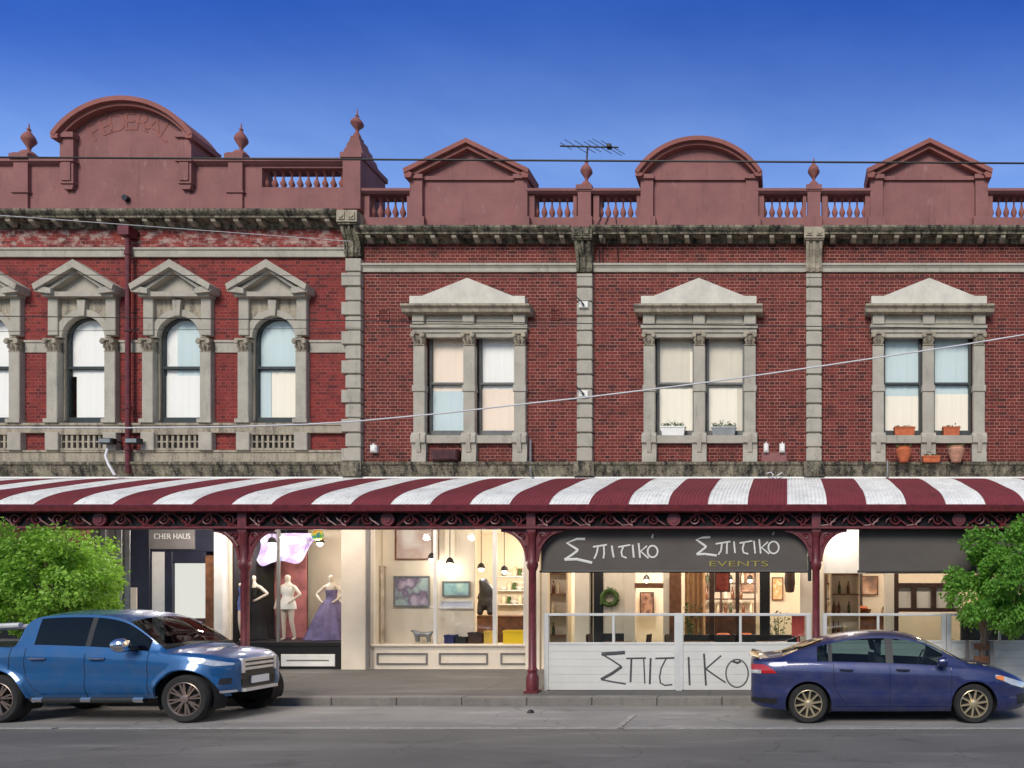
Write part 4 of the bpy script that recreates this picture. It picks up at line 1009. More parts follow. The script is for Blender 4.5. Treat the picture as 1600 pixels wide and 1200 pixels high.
# dog shaped sculpture
xb, zb_ = PX(660,.28), SY
me = skin_mesh('dog_sculpture', [(0,0,.22),(-.14,0,.22),(-.2,0,.3),(-.29,0,.31),(.15,0,.22),(.26,0,.3),(-.13,-.05,.11),(-.13,-.05,.02),(-.13,.05,.11),(-.13,.05,.02),(.14,-.05,.12),(.16,-.05,.02),(.14,.05,.12),(.16,.05,.02)],
    [(0,1),(1,2),(2,3),(0,4),(4,5),(1,6),(6,7),(1,8),(8,9),(4,10),(10,11),(4,12),(12,13)], [.07,.075,.045,.03,.065,.012,.03,.022,.03,.022,.03,.022,.03,.022], M['lead'])
o = D.objects.new('dog_sculpture', me); link(o, None, (xb,.3,zb_)); tag(o, 'small grey dog sculpture standing on the gallery sill', 'sculpture')
me = skin_mesh('figure_sculpture', [(0,0,.3),(0,0,.5),(-.02,-.02,.68),(-.08,-.05,.86),(-.12,-.06,1.0),(-.15,-.1,.22),(.12,-.1,.2),(-.12,-.2,.02),(.14,-.2,.02),(.16,0,.62),(.2,-.06,.4),(-.16,0,.62),(-.2,-.1,.42)],
    [(0,1),(1,2),(2,3),(3,4),(0,5),(0,6),(5,7),(6,8),(2,9),(9,10),(2,11),(11,12)], [.19,.16,.15,.12,.12,.1,.1,.07,.07,.07,.05,.07,.05], M['steel_dk'])
o = D.objects.new('figure_sculpture', me); link(o, None, (PX(762,1.75),1.75,PZ(962,1.75)+.0)); tag(o, 'dark bronze seated figure sculpture on the gallery counter', 'sculpture')

# restaurant furniture
def shelf_unit(px0, px1, Y, label, n=4, d=.3):
    x0, x1 = PX(px0,Y), PX(px1,Y); t = thing('shelf_unit', label, 'shelf', ((x0+x1)/2,Y,GZ+.02))
    mb = MB(); mb.box(x0,x0+.04,Y-d,Y,GZ+.02,3.3); mb.box(x1-.04,x1,Y-d,Y,GZ+.02,3.3); mb.box(x0+.04,x1-.04,Y-.02,Y,GZ+.02,3.3); part('frame', mb, M['cream'], t)
    zs_ = [1.0+.52*k for k in range(n)]
    for z in zs_: mb = MB(); mb.box(x0+.04,x1-.04,Y-d,Y-.02,z,z+.035); part('shelf', mb, M['timber'], t)
    return x0, x1, zs_, Y-d/2
def bottle_mesh(mat): 
    b = MB(); b.lathe([(.038,0),(.04,.02),(.04,.19),(.016,.25),(.014,.32),(.018,.33)], seg=8); return b.mesh('bottle', M[mat], True, 50)
M['bot_g'] = surf('green_bottle', lin(60,70,36), .2, 0, .2, 9); M['bot_b'] = surf('brown_bottle', lin(110,60,30), .2, 0, .2, 9); M['bot_w'] = surf('pale_jar', lin(224,206,176), .4, 0, .1, 9)
BM = [bottle_mesh(k) for k in ('bot_g','bot_b','bot_w')]
def stock(sh, where, grp):
    x0, x1, zs_, y = sh
    nm = ['green glass bottle', 'brown glass bottle', 'pale ceramic bottle']
    rows = ['lowest', 'second', 'third', 'top']
    for r_, z in enumerate(zs_):
        n = max(2, int((x1-x0-.15)/.13)); k = 0
        for i in range(n):
            if random.random() < .3: continue
            m_i = random.randrange(3)
            o = D.objects.new('bottle', BM[m_i]); link(o, None, (x0+.1+i*.13+random.uniform(-.02,.02), y, z+.035))
            tag(o, f'{nm[m_i]} on the {rows[r_]} shelf of the {where}', 'bottle', f'{nm[m_i]}s on the {rows[r_]} shelf of the {where}')
stock(shelf_unit(846, 893, 1.0, 'cream shelf unit of bottles at the end of the restaurant nearest the gallery'), 'restaurant shelf unit', '')
stock(shelf_unit(1296, 1342, 1.6, 'cream shelf unit of bottles in the cafe beside the cream pier'), 'cafe shelf unit', '')
def table_at(x, y, label, mat='timber', w=.7, h=.75):
    t = thing('dining_table', label, 'table', (x,y,GZ+.02), 'restaurant tables'); g = GZ+.02
    mb = MB(); mb.cbox(x-w/2, x+w/2, y-.35, y+.35, g+h-.04, g+h, .006); part('tabletop', mb, M[mat], t)
    mb = MB(); mb.lathe([(.22,0),(.2,.02),(.04,.04),(.035,h-.04)], x, y, g, 14); part('pedestal', mb, M['black'], t, True)
def chair_at(x, y, rot, label, mat='timber_dk', cush='charcoal'):
    t = thing('dining_chair', label, 'chair', (x,y,GZ+.02), 'restaurant chairs')
    g = 0; M4 = Matrix.Translation((x,y,GZ+.02)) @ Matrix.Rotation(rot, 4, 'Z')
    def pt(name, mb, m): mb.v = [tuple(M4 @ Vector(v)) for v in mb.v]; part(name, mb, M[m], t)
    mb = MB(); mb.box(-.21,.21,-.2,.2,.42,.47); pt('seat', mb, cush)
    mb = MB(); mb.grid(lambda u, v: (-.2+.4*u, .2+.05*(2*u-1)**2*-1+.04*v, .55+.38*v), 10, 4); mb.grid(lambda u, v: (.2-.4*u, .225+.05*(2*u-1)**2*-1+.04*v, .55+.38*v), 10, 4); pt('backrest', mb, mat)
    for a in (-.18,.18):
        for b_ in (-.17,.19):
            mb = MB(); mb.tube([(a,b_,.43),(a*1.1,b_*1.1,0)], .016, 6); 
            if b_ > 0: mb.tube([(a,b_,.43),(a,.22,.9)], .014, 6)
            pt('leg', mb, mat)
table_at(PX(965,-1.2), -1.2, 'timber table behind the cafe barrier in front of the dark wreath'); table_at(PX(1090,-1.2), -1.2, 'timber table behind the barrier near the open timber door'); table_at(PX(1205,-1.2), -1.2, 'timber table behind the barrier by the second black post')
chair_at(PX(935,-1.2), -1.2, R(90), 'dark chair by the first table beside the first black post'); chair_at(PX(1000,-1.1), -1.1, R(-90), 'dark chair facing the first table before the dark doorway')
chair_at(PX(1058,-1.2), -1.2, R(80), 'dark chair in front of the open timber door'); chair_at(PX(1128,-1.25), -1.25, R(-95), 'dark chair below the dark red picture', 'timber_dk', 'terracotta')
chair_at(PX(1172,-1.2), -1.2, R(90), 'dark chair below the terracotta coloured picture', 'timber_dk', 'terracotta')
counter(1075, 1180, 958, 2.6, .6, 'timber_dk', 'dark timber bar counter at the back of the restaurant')
counter(1300, 1400, 962, 2.2, .6, 'timber', 'timber serving counter inside the cafe')
mb = MB(); x = PX(955,.1)
ring = [(x+.17*math.cos(R(a)), -.06, zz(934)+.17*math.sin(R(a))) for a in range(0,361,15)]; mb.tube(ring, .06, 7)
for k in range(90):
    a = random.uniform(0, 6.28); rr_ = .17+random.uniform(-.06,.09); c_ = Vector((x+rr_*math.cos(a), -.07+random.uniform(-.05,.04), zz(934)+rr_*math.sin(a)))
    d1 = Vector((random.uniform(-1,1),random.uniform(-1,.2),random.uniform(-1,1)))*.05; d2 = Vector((random.uniform(-1,1),random.uniform(-1,1),random.uniform(-1,1)))*.025
    mb.add([c_-d2, c_+d1, c_+d2, c_-d1], [(0,1,2,3)])
solo('wreath', mb, M['leaf'], 'dark leafy wreath on the pale restaurant wall beside a black post', 'wreath')
bx(shopB, 'wall_panel', 'cream', xs(942), xs(975), zz(990), 3.66, .02, .1)
x = PX(1234,-.15); mb = MB(); mb.lathe([(.02,.62),(.11,.58),(.13,.2),(.1,0),(.02,-.02)], x, -.25, zz(925), 12); mb.tube([(x,-.25,zz(925)+.6),(x,-.25,3.6)], .01, 5)
solo('hanging_lantern', mb, M['timber_dk'], 'dark brown lantern hanging near the cream pier of the restaurant', 'lantern', smooth=True)
mb = MB(); xq = PX(1247,-1.6); mb.cbox(xq-.14, xq+.14, -1.66, -1.6, 1.15, 1.62, .01); mb.box(xq-.02, xq+.02, -1.6, -1.56, .24, 1.5); mb.lathe([(.2,0),(.18,.03)], xq, -1.58, .225, 14)
solo('red_stand_sign', mb, surf('red_board', lin(206,84,76), .6, 0, .15, 8), 'plain red board on a stand behind the end of the white barrier', 'sign')

# back bar of the restaurant and cafe: shelves along the rear wall, stock, stools and frames
def back_bar(px0, px1, Y, label, where, dens=.25):
    x0, x1 = PX(px0,Y), PX(px1,Y); t = thing('wall_shelves', label, 'shelf', ((x0+x1)/2,Y,1.5))
    zs_ = [1.45, 1.9, 2.35, 2.8]; d = .26
    for z in zs_: mb = MB(); mb.cbox(x0, x1, Y-d, Y, z, z+.04, .006); part('shelf', mb, M['timber_dk'], t)
    for k in range(3): xx = x0+(x1-x0)*k/2; mb = MB(); mb.box(xx-.025, xx+.025, Y-d+.02, Y, 1.3, 3.1); part('upright', mb, M['timber_dk'], t)
    rnd = random.Random(int(px0)); nm = ['green glass bottle', 'brown glass bottle', 'pale ceramic bottle']
    for r_, z in enumerate(zs_):
        x = x0+.1
        while x < x1-.1:
            if rnd.random() > dens:
                m_i = rnd.choice((0,1,2,2,1)); o = D.objects.new('bottle', BM[m_i]); link(o, None, (x, Y-d/2+rnd.uniform(-.04,.04), z+.04)); o.scale = (1.15,1.15,rnd.uniform(.8,1.1))
                row = ['lowest','second','third','top'][r_]; tag(o, f'{nm[m_i]} on the {row} {where}', 'bottle', f'{nm[m_i]}s on the {row} {where}')
            x += rnd.uniform(.12,.24)
back_bar(1075, 1180, 3.95, 'dark timber wall shelves of bottles behind the restaurant bar', 'wall shelf behind the restaurant bar')
back_bar(1290, 1345, 3.95, 'dark timber wall shelves of bottles at the back of the cafe', 'wall shelf at the back of the cafe')
def stool(x, Y, label):
    t = thing('bar_stool', label, 'stool', (x,Y,GZ+.02), 'bar stools'); g = GZ+.02
    mb = MB(); mb.lathe([(.17,0),(.18,.03),(.16,.06)], x, Y, g+.7, 14); part('seat', mb, M['terracotta'], t, True)
    for k in range(4): a = R(45+90*k); mb = MB(); mb.tube([(x+.12*math.cos(a),Y+.12*math.sin(a),g+.7),(x+.2*math.cos(a),Y+.2*math.sin(a),g)], .014, 6); part('leg', mb, M['black'], t)
stool(PX(1085,2.2), 2.2, 'bar stool with orange seat nearest the open timber door'); stool(PX(1130,2.2), 2.2, 'bar stool with orange seat below the dark red picture'); stool(PX(1165,2.2), 2.2, 'bar stool with orange seat nearest the second black post')
def plant_in_pot(x, Y, h, label):
    t = thing('potted_plant', label, 'plant', (x,Y,GZ+.02)); g = GZ+.02
    mb = MB(); mb.lathe([(.13,0),(.17,.3),(.19,.34),(.15,.33)], x, Y, g, 14); part('pot', mb, M['terracotta_pale'], t, True)
    rnd = random.Random(int(x*100)); pl = MB()
    for k in range(130):
        b_ = Vector((x,Y,g+.32)); e_ = b_+Vector((rnd.gauss(0,.16),rnd.gauss(0,.12),rnd.uniform(.2,h))); s_ = Vector((rnd.uniform(-1,1),rnd.uniform(-1,1),rnd.uniform(-.3,.3)))*.05; m2 = e_+Vector((rnd.uniform(-.1,.1),rnd.uniform(-.1,.1),-.05)); pl.add([e_, e_+s_, m2, e_-s_*.6], [(0,1,2,3)])
        if k % 6 == 0: pl.tube([b_, e_], .006, 4)
    part('foliage', pl, M['leaf'], t)
plant_in_pot(PX(1078,.5), .5, 1.3, 'leafy potted plant just inside the restaurant by the open timber door')
plant_in_pot(PX(1218,.9), .9, 1.1, 'leafy potted plant between the second black post and the cream pier')
picture(952,972,880+20,948,4.15,'pale abstract picture at the back of the restaurant past the wreath',[lin(230,214,190),lin(190,150,120),lin(120,90,70)],'timber_dk',4)
picture(1206,1224,902,938,4.15,'cream and ochre picture at the back near the hanging lantern',[lin(236,216,180),lin(206,160,100),lin(240,228,204)],'timber',5)
picture(1000,1022,925,962,3.9,'tall brown picture seen through the restaurant doorway',[lin(90,60,50),lin(170,130,110),lin(60,44,40)],'timber_dk',5)
# white ware on gallery shelves
t = thing('wall_shelves', 'white shelves of pale pottery at the back of the gallery beside the iron post', 'shelf', (PX(800,3.3),3.3,1.6))
for z in (1.75, 2.15, 2.55): mb = MB(); mb.cbox(PX(776,3.35), PX(826,3.35), 3.1, 3.38, z, z+.035, .005); part('shelf', mb, M['white'], t)
vm = []
for k, prf_ in enumerate(([(.05,0),(.09,.08),(.07,.18),(.04,.22),(.05,.25)], [(.04,0),(.11,.05),(.12,.09),(.1,.1)], [(.05,0),(.06,.12),(.05,.2),(.055,.21)])):
    b_ = MB(); b_.lathe(prf_, seg=12); vm.append(b_.mesh('pottery', M[('bot_w','white','leaf')[k]], True, 50))
for r_, z in enumerate((1.785, 2.185, 2.585)):
    for k in range(6):
        i_ = (k*2+r_) % 3; o = D.objects.new('pottery', vm[i_]); link(o, None, (PX(780,3.25)+.13+k*.155, 3.25, z)); nm_ = ('cream vase','white bowl','green beaker')[i_]; row = ('lowest','middle','top')[r_]
        tag(o, f'{nm_} on the {row} white shelf of the gallery', 'pottery', f'{nm_}s on the {row} white gallery shelf')

def basket(px, Y, z, r, label, mat='timber', fill='bot_w'):
    x = PX(px,Y); t = thing('basket', label, 'basket', (x,Y,z))
    mb = MB(); mb.lathe([(r*.75,0),(r,.16),(r*1.05,.17),(r*.95,.15)], x, Y, z, 14); part('weave', mb, M[mat], t, True)
    rnd = random.Random(int(px)); f = MB()
    for k in range(7): f.lathe([(.005,-.04),(.05,-.02),(.06,.01),(.03,.05)], x+rnd.uniform(-.6,.6)*r, Y+rnd.uniform(-.6,.6)*r, z+.17+rnd.uniform(0,.05), 8)
    part('contents', f, M[fill], t, True)
zc_ = PZ(962,2.2)
basket(1312, 2.45, zc_, .17, 'brown basket of pale rolls at the pier end of the cafe counter'); basket(1350, 2.45, zc_, .2, 'brown basket of orange fruit in the middle of the cafe counter', 'timber', 'terracotta'); basket(1385, 2.45, zc_, .16, 'pale basket of green produce at the far end of the cafe counter', 'bot_w', 'leaf')
for k, px in enumerate((1010, 1098, 1140, 1172)):
    lamp(PX(px,3.2), 3.2, PZ(906,3.2), ('small pendant seen through the restaurant doorway','small pendant over the bar nearest the timber door','small pendant over the middle of the bar','small pendant over the bar nearest the black post')[k], 10)
picture(858,886,932,954,4.15,'wide pale framed print low on the restaurant wall past the shelf unit',[lin(226,206,180),lin(180,120,90),lin(236,224,206)],'timber',6)
mb = MB(); x0, x1 = PX(1070,.9), PX(1102,.9)
mb.grid(lambda u, v: (x0+(x1-x0)*u, .9+.05*math.sin(26*u), .3+3.3*v), 40, 3)
solo('curtain', mb, surf('tan_curtain', lin(196,158,118), .9, 0, .12, 3), 'tan curtain hanging inside the restaurant beside the open timber door', 'curtain', smooth=True)
mb = MB(); x0, x1 = PX(950,2.4), PX(972,2.4); mb.cbox(x0, x1, 2.35, 2.4, 1.5, 2.9, .01)
solo('menu_board', mb, M['timber'], 'plain brown board standing high behind the wreath in the restaurant', 'board')
for k, (px, yy) in enumerate(((1300,905),(1330,925))):
    mb = MB(); x, z = PX(px,4.1), PZ(yy,4.1); mb.lathe([(.02,-.02),(.17,-.015),(.19,.02)], x, 4.12, z, 18, 'y')
    solo('wall_plate', mb, M[('terracotta_pale','timber')[k]], ('pale round wall plate at the back of the cafe near the cream pier','brown round wall plate at the back of the cafe below the pale one')[k], 'plate')
# ------------------------------------------------------------------ hanging sign blinds under the veranda
def stroke(mb, pts, r, Y, conv):
    P = [conv(*p) for p in pts]
    mb.tube([(x, Y, z) for x, z in P], r, 6, .22)
def ell(cx, cy, rx, ry, n=22, a0=-80, a1=285): return [(cx+rx*math.cos(R(a0+(a1-a0)*i/n)), cy+ry*math.sin(R(a0+(a1-a0)*i/n))) for i in range(n+1)]
SYN = -3.18
x0, x1 = PX(846,SYN), PX(1262,SYN)
sg = thing('sign_blind', 'long charcoal canvas sign with two chalk white Greek words and a gold line', 'sign', ((x0+x1)/2, SYN, PZ(893,SYN)))
mb = MB()
zt_, zb_ = PZ(822,SYN), PZ(893,SYN)
mb.grid(lambda u, v: (x0+(x1-x0)*u, SYN-.006-.006*math.sin(13*u)*v, zb_+(zt_-zb_)*v), 40, 4)
mb.grid(lambda u, v: (x0+(x1-x0)*(1-u), SYN+.006-.006*math.sin(13*(1-u))*v, zb_+(zt_-zb_)*v), 40, 4)
part('canvas', mb, M['charcoal'], sg)
mb = MB(); mb.tube([(x0-.03,SYN,zb_),(x1+.03,SYN,zb_)], .025, 8); part('bottom_rail', mb, M['black'], sg)
mb = MB(); mb.tube([(x0-.03,SYN,zt_+.02),(x1+.03,SYN,zt_+.02)], .04, 8); part('roller', mb, M['black'], sg)
mb = MB(); xq = PX(1265,SYN); mb.box(xq-.035, xq+.035, SYN-.03, SYN+.03, PZ(908,SYN), PZ(830,SYN)); part('guide', mb, M['black'], sg)
cv = lambda a, b: (PX(820+.3125*a, SYN), PZ(690+.3125*b, SYN))
YL = SYN-.016
mb = MB()
for pts, r in (([(303,487),(262,487),(212,507),(268,543)],.024),([(268,543),(238,566),(200,590)],.022),([(200,590),(260,588),(338,606)],.026),
    ([(342,527),(412,516)],.017),([(368,524),(360,560),(348,586)],.017),([(396,520),(398,560),(394,584)],.017),([(436,520),(440,550),(446,580)],.018),
    ([(468,528),(528,517)],.017),([(494,524),(484,552),(488,574),(510,582)],.017),([(540,516),(546,580)],.018),([(570,508),(577,582)],.018),([(612,522),(580,549),(620,584)],.017),
    (ell(640,550,25,29),.017),([(643,462),(636,482)],.018)): stroke(mb, pts, r, YL, cv)
part('white_lettering', mb, M['chalk'], sg, True); mb = MB()
for pts, r in (([(928,478),(890,480),(858,490),(908,526)],.022),([(908,526),(885,545),(860,564)],.02),([(860,564),(900,562),(960,570)],.022),
    ([(955,512),(1028,500)],.016),([(986,508),(982,545),(968,566)],.016),([(1012,504),(1010,562)],.016),([(1046,500),(1052,558)],.016),
    ([(1074,508),(1138,497)],.016),([(1098,504),(1089,534),(1094,556),(1118,562)],.016),([(1146,496),(1152,560)],.016),([(1172,488),(1180,560)],.016),([(1216,502),(1184,530),(1222,562)],.016),
    (ell(1244,530,26,30),.016),([(1246,450),(1240,468)],.016)): stroke(mb, pts, r, YL, cv)
part('white_lettering', mb, M['chalk'], sg, True)
me = text_mesh('EVENTS', .155, .002); mb = MB(); w_ = max(v.co.x for v in me.vertices)-min(v.co.x for v in me.vertices)
k_ = (cv(1215,0)[0]-cv(922,0)[0])/w_
rot = Matrix.Translation(((cv(1215,0)[0]+cv(922,0)[0])/2, SYN-.018, cv(0,624)[1])) @ Matrix.Rotation(R(90), 4, 'X') @ Matrix.Diagonal((k_,1,1,1))
mb.add([rot @ v.co for v in me.vertices], [tuple(p.vertices) for p in me.polygons]); part('gold_lettering', mb, M['gold'], sg)
x0, x1 = PX(1342,SYN), PX(1342,SYN)+5.0
sg = thing('sign_blind', 'plain charcoal canvas blind hanging over the right hand cafe behind the street tree', 'blind', ((x0+x1)/2, SYN, zb_))
mb = MB(); mb.grid(lambda u, v: (x0+(x1-x0)*u, SYN-.006-.008*math.sin(11*u)*v, zb_+(zt_-zb_)*v), 40, 4); mb.grid(lambda u, v: (x0+(x1-x0)*(1-u), SYN+.006-.008*math.sin(11*(1-u))*v, zb_+(zt_-zb_)*v), 40, 4)
part('canvas', mb, M['charcoal'], sg)
mb = MB(); mb.tube([(x0-.03,SYN,zb_),(x1+.03,SYN,zb_)], .025, 8); part('bottom_rail', mb, M['black'], sg)
mb = MB(); mb.tube([(x0-.03,SYN,zt_+.02),(x1+.03,SYN,zt_+.02)], .04, 8); part('roller', mb, M['black'], sg)

# ------------------------------------------------------------------ cafe wind barriers
BY = -3.06
M['panel'] = surf('white_panel', lin(206,205,200), .5, 0, .06, 1.6, .05, 12)
M['alu'] = surf('pale_aluminium', lin(206,206,204), .45, .2, .06, 5)
def barrier(px0, px1, pmid, label, ytop=958, ymid=1006, ybot=1078):
    x0, x1, xm = PX(px0,BY), PX(px1,BY), PX(pmid,BY); zt, zm, zb = PZ(ytop,BY), PZ(ymid,BY), PZ(ybot,BY)
    t = thing('cafe_barrier', label, 'barrier', ((x0+x1)/2, BY, .17), 'glazed white cafe barriers along the kerb')
    mb = MB()
    for k in range(6): 
        a = zb+(zm-zb)*k/6; mb.cbox(x0+.02, x1-.02, BY-.02, BY+.02, a+.001, zb+(zm-zb)*(k+1)/6-.001, .004)
    part('lower_panel', mb, M['panel'], t)
    for a, w_ in ((x0+.03,.045),(x1-.03,.045)): mb = MB(); mb.cbox(a-w_, a+w_, BY-.035, BY+.035, zb-.02, zt, .006); part('frame_post', mb, M['alu'], t)
    mb = MB(); mb.cbox(xm-.025, xm+.025, BY-.025, BY+.025, zm+.02, zt-.04, .004); part('frame_post', mb, M['alu'], t)
    mb = MB(); mb.cbox(x0+.075, x1-.075, BY-.03, BY+.03, zt-.055, zt-.003, .006); part('top_rail', mb, M['alu'], t)
    mb = MB(); mb.cbox(x0+.075, x1-.075, BY-.03, BY+.03, zm-.02, zm+.03, .006); part('middle_rail', mb, M['alu'], t)
    for a, c in ((x0+.075,xm-.025),(xm+.025,x1-.075)):
        mb = MB(); mb.box(a, c, BY-.003, BY+.003, zm+.03, zt-.055); part('glass_pane', mb, M['barrier_glass'], t)
    for a in (x0+.06, x1-.06):
        mb = MB(); mb.box(a-.03, a+.03, BY-.04, BY+.04, .155, zb-.02); mb.lathe([(.035,0),(.04,.02),(.02,.03)], a, BY, .165, 10); part('foot', mb, M['steel_dk'], t)
    return t
M['barrier_glass'] = glass_mat('barrier_glass', (.86,.89,.87,1), 1.0)
b1 = barrier(852,1060,959,'white cafe barrier panel nearest the iron post lettered with the start of a Greek name')
b2 = barrier(1062,1266,1157,'white cafe barrier panel lettered with the end of a Greek name behind the sedan')
b3 = barrier(1286,1477,1372,'plain glazed white barrier directly behind the roof of the blue sedan', ymid=1003)
b4 = barrier(1480,1690,1562,'plain glazed white barrier behind the right hand street tree', ymid=1003)
c1 = lambda a, b: (PX(830+.175*a, BY-.05), PZ(880+.175*b, BY-.05)); c2 = lambda a, b: (PX(1050+.175*a, BY-.05), PZ(880+.175*b, BY-.05))
YL = BY-.022
mb = MB()
for pts, r in (([(835,798),(740,806),(625,812)],.036),([(625,812),(720,868),(805,925)],.016),([(805,925),(720,985),(620,1040)],.03),([(620,1040),(730,1062),(842,1080)],.016),
    ([(846,852),(1022,848)],.016),([(892,852),(884,1062)],.02),([(1002,852),(1012,1076)],.014),([(1064,848),(1056,1082)],.02),([(1106,852),(1285,846)],.018),([(1204,850),(1158,940),(1144,1020),(1152,1072),(1190,1092),(1258,1086)],.015)): stroke(mb, pts, r, YL, c1)
part('lettering', mb, M['mark'], b1, True)
mb = MB()
for pts, r in (([(146,838),(156,1092)],.02),([(284,808),(302,1094)],.02),([(438,826),(370,885),(300,945)],.016),([(300,945),(390,1010),(478,1068)],.016),(ell(580,985,100,125),.014),([(540,876),(582,892),(614,878)],.024)): stroke(mb, pts, r, YL, c2)
part('lettering', mb, M['mark'], b2, True)

# ------------------------------------------------------------------ street trees
def leaf_mat(name, c1, c2):
    t = NT(name); oi = t.node('NewGeometry')
    v = t.node('TexVoronoi'); t.set(v.inputs['Vector'], t.pos()); v.inputs['Scale'].default_value = 14
    sx = t.node('SeparateColor'); t.set(sx.inputs[0], v.outputs['Color'])
    c = t.mix(t.math('MULTIPLY', t.math('ADD', sx.outputs[0], t.noise(t.pos(), 2.2, 3)), .55), c1, c2)
    b = t.node('BsdfPrincipled'); t.set(b.inputs['Base Color'], c); b.inputs['Roughness'].default_value = .45
    tl = t.node('BsdfTranslucent'); t.set(tl.inputs[0], t.mix(.5, c, (.25,.4,.05,1)))
    mx = t.node('MixShader'); mx.inputs[0].default_value = .45
    t.t.links.new(b.outputs[0], mx.inputs[1]); t.t.links.new(tl.outputs[0], mx.inputs[2]); t.t.links.new(mx.outputs[0], t.out.inputs[0]); return t.m
M['foliage'] = leaf_mat('street_foliage', (.17,.34,.03,1), (.40,.70,.09,1))
M['foliage_dk'] = leaf_mat('street_foliage_deep', (.085,.24,.03,1), (.22,.50,.06,1))
M['bark'] = stone_mat('tree_bark', lin(128,112,96), (.06,.05,.04,1), .5)
def street_tree(label, x, Y, zc, rx, rz, trunk_h, mat, n, seed, gx=0, gy=0):
    rnd = random.Random(seed)
    t = thing('street_tree', label, 'tree', (x,Y,.17), 'street trees at the kerb')
    tr = MB(); base = Vector((x,Y,.1)); top = Vector((x+gx*.15,Y+gy*.3,trunk_h))
    tr.tube([base, base.lerp(top,.3)+Vector((.015,0,0)), base.lerp(top,.7)-Vector((.02,0,0)), top], [.075,.06,.052,.045], 10)
    cen = Vector((x+gx, Y+gy, zc)); blobs = []
    for k in range(64):
        zf = 1-2*(k+.5)/64; ph = k*2.39996; rr_ = math.sqrt(1-zf*zf); d = Vector((rr_*math.cos(ph), rr_*math.sin(ph), zf)); q = rnd.choice((.86,.76,.68,.96,.6,.45)); d = (d+Vector((rnd.gauss(0,.16),rnd.gauss(0,.16),rnd.gauss(0,.16)))).normalized()
        blobs.append((cen + Vector((d.x*rx*q, d.y*rx*q, d.z*rz*q)), rnd.uniform(.14,.34)*rx*.8))
    for k in range(12):
        b_ = blobs[k*3][0]; mid = top.lerp(b_, .5) + Vector((rnd.uniform(-.1,.1),rnd.uniform(-.1,.1),.08))
        tr.tube([top-Vector((0,0,.15+.02*k)), mid, b_], [.028,.018,.006], 6)
    part('trunk', tr, M['bark'], t, True)
    lf = MB()
    for i in range(n):
        c, r_ = blobs[rnd.randrange(len(blobs))]
        d = Vector((rnd.gauss(0,1), rnd.gauss(0,1), rnd.gauss(0,1))); d.normalize()
        p = c + d*r_*rnd.uniform(.3,1)**.5*rnd.choice((1,1,1,1.1,1.3))
        p.z -= .05*rnd.random()
        out = (p-cen).normalized()
        ax = (out*.5 + Vector((rnd.gauss(0,.5), rnd.gauss(0,.5), -.55+rnd.gauss(0,.4)))).normalized()
        sd = ax.cross(Vector((rnd.gauss(0,1),rnd.gauss(0,1),rnd.gauss(0,1)))).normalized()
        L = rnd.uniform(.04,.10); w_ = L*rnd.uniform(.26,.42)
        nn = ax.cross(sd)*w_*.35
        lf.add([p, p+ax*L*.5+sd*w_+nn, p+ax*L, p+ax*L*.5-sd*w_+nn], [(0,1,2),(0,2,3)])
    part('crown', lf, mat, t)
    return t
street_tree('round clipped bright green street tree standing behind the blue ute', PX(92,-3.45), -3.45, PZ(902,-3.7), 1.25, .97, 1.75, M['foliage'], 24000, 3, 0, -.3)
tR = street_tree('darker green street tree with a pale trunk in a timber guard behind the sedan bonnet', PX(1530,-3.5), -3.5, PZ(903,-4.1), 1.02, 1.08, 1.45, M['foliage_dk'], 21000, 11, .36, -.5)
gd = thing('tree_guard', 'weathered timber slat guard round the trunk of the right hand street tree', 'tree guard', (PX(1530,-3.5),-3.5,.17))
xg = PX(1530,-3.5)
for sx_ in (-1, 1):
    for sy_ in (-1, 1): mb = MB(); mb.cbox(xg+sx_*.19-.035, xg+sx_*.19+.035, -3.5+sy_*.15-.035, -3.5+sy_*.15+.035, .15, 1.18, .006); part('post', mb, M['grey_paint'], gd)
for k in range(4): mb = MB(); mb.box(xg-.14, xg+.14, -3.665, -3.645, .3+.24*k, .42+.24*k); part('slat', mb, M['timber'], gd)

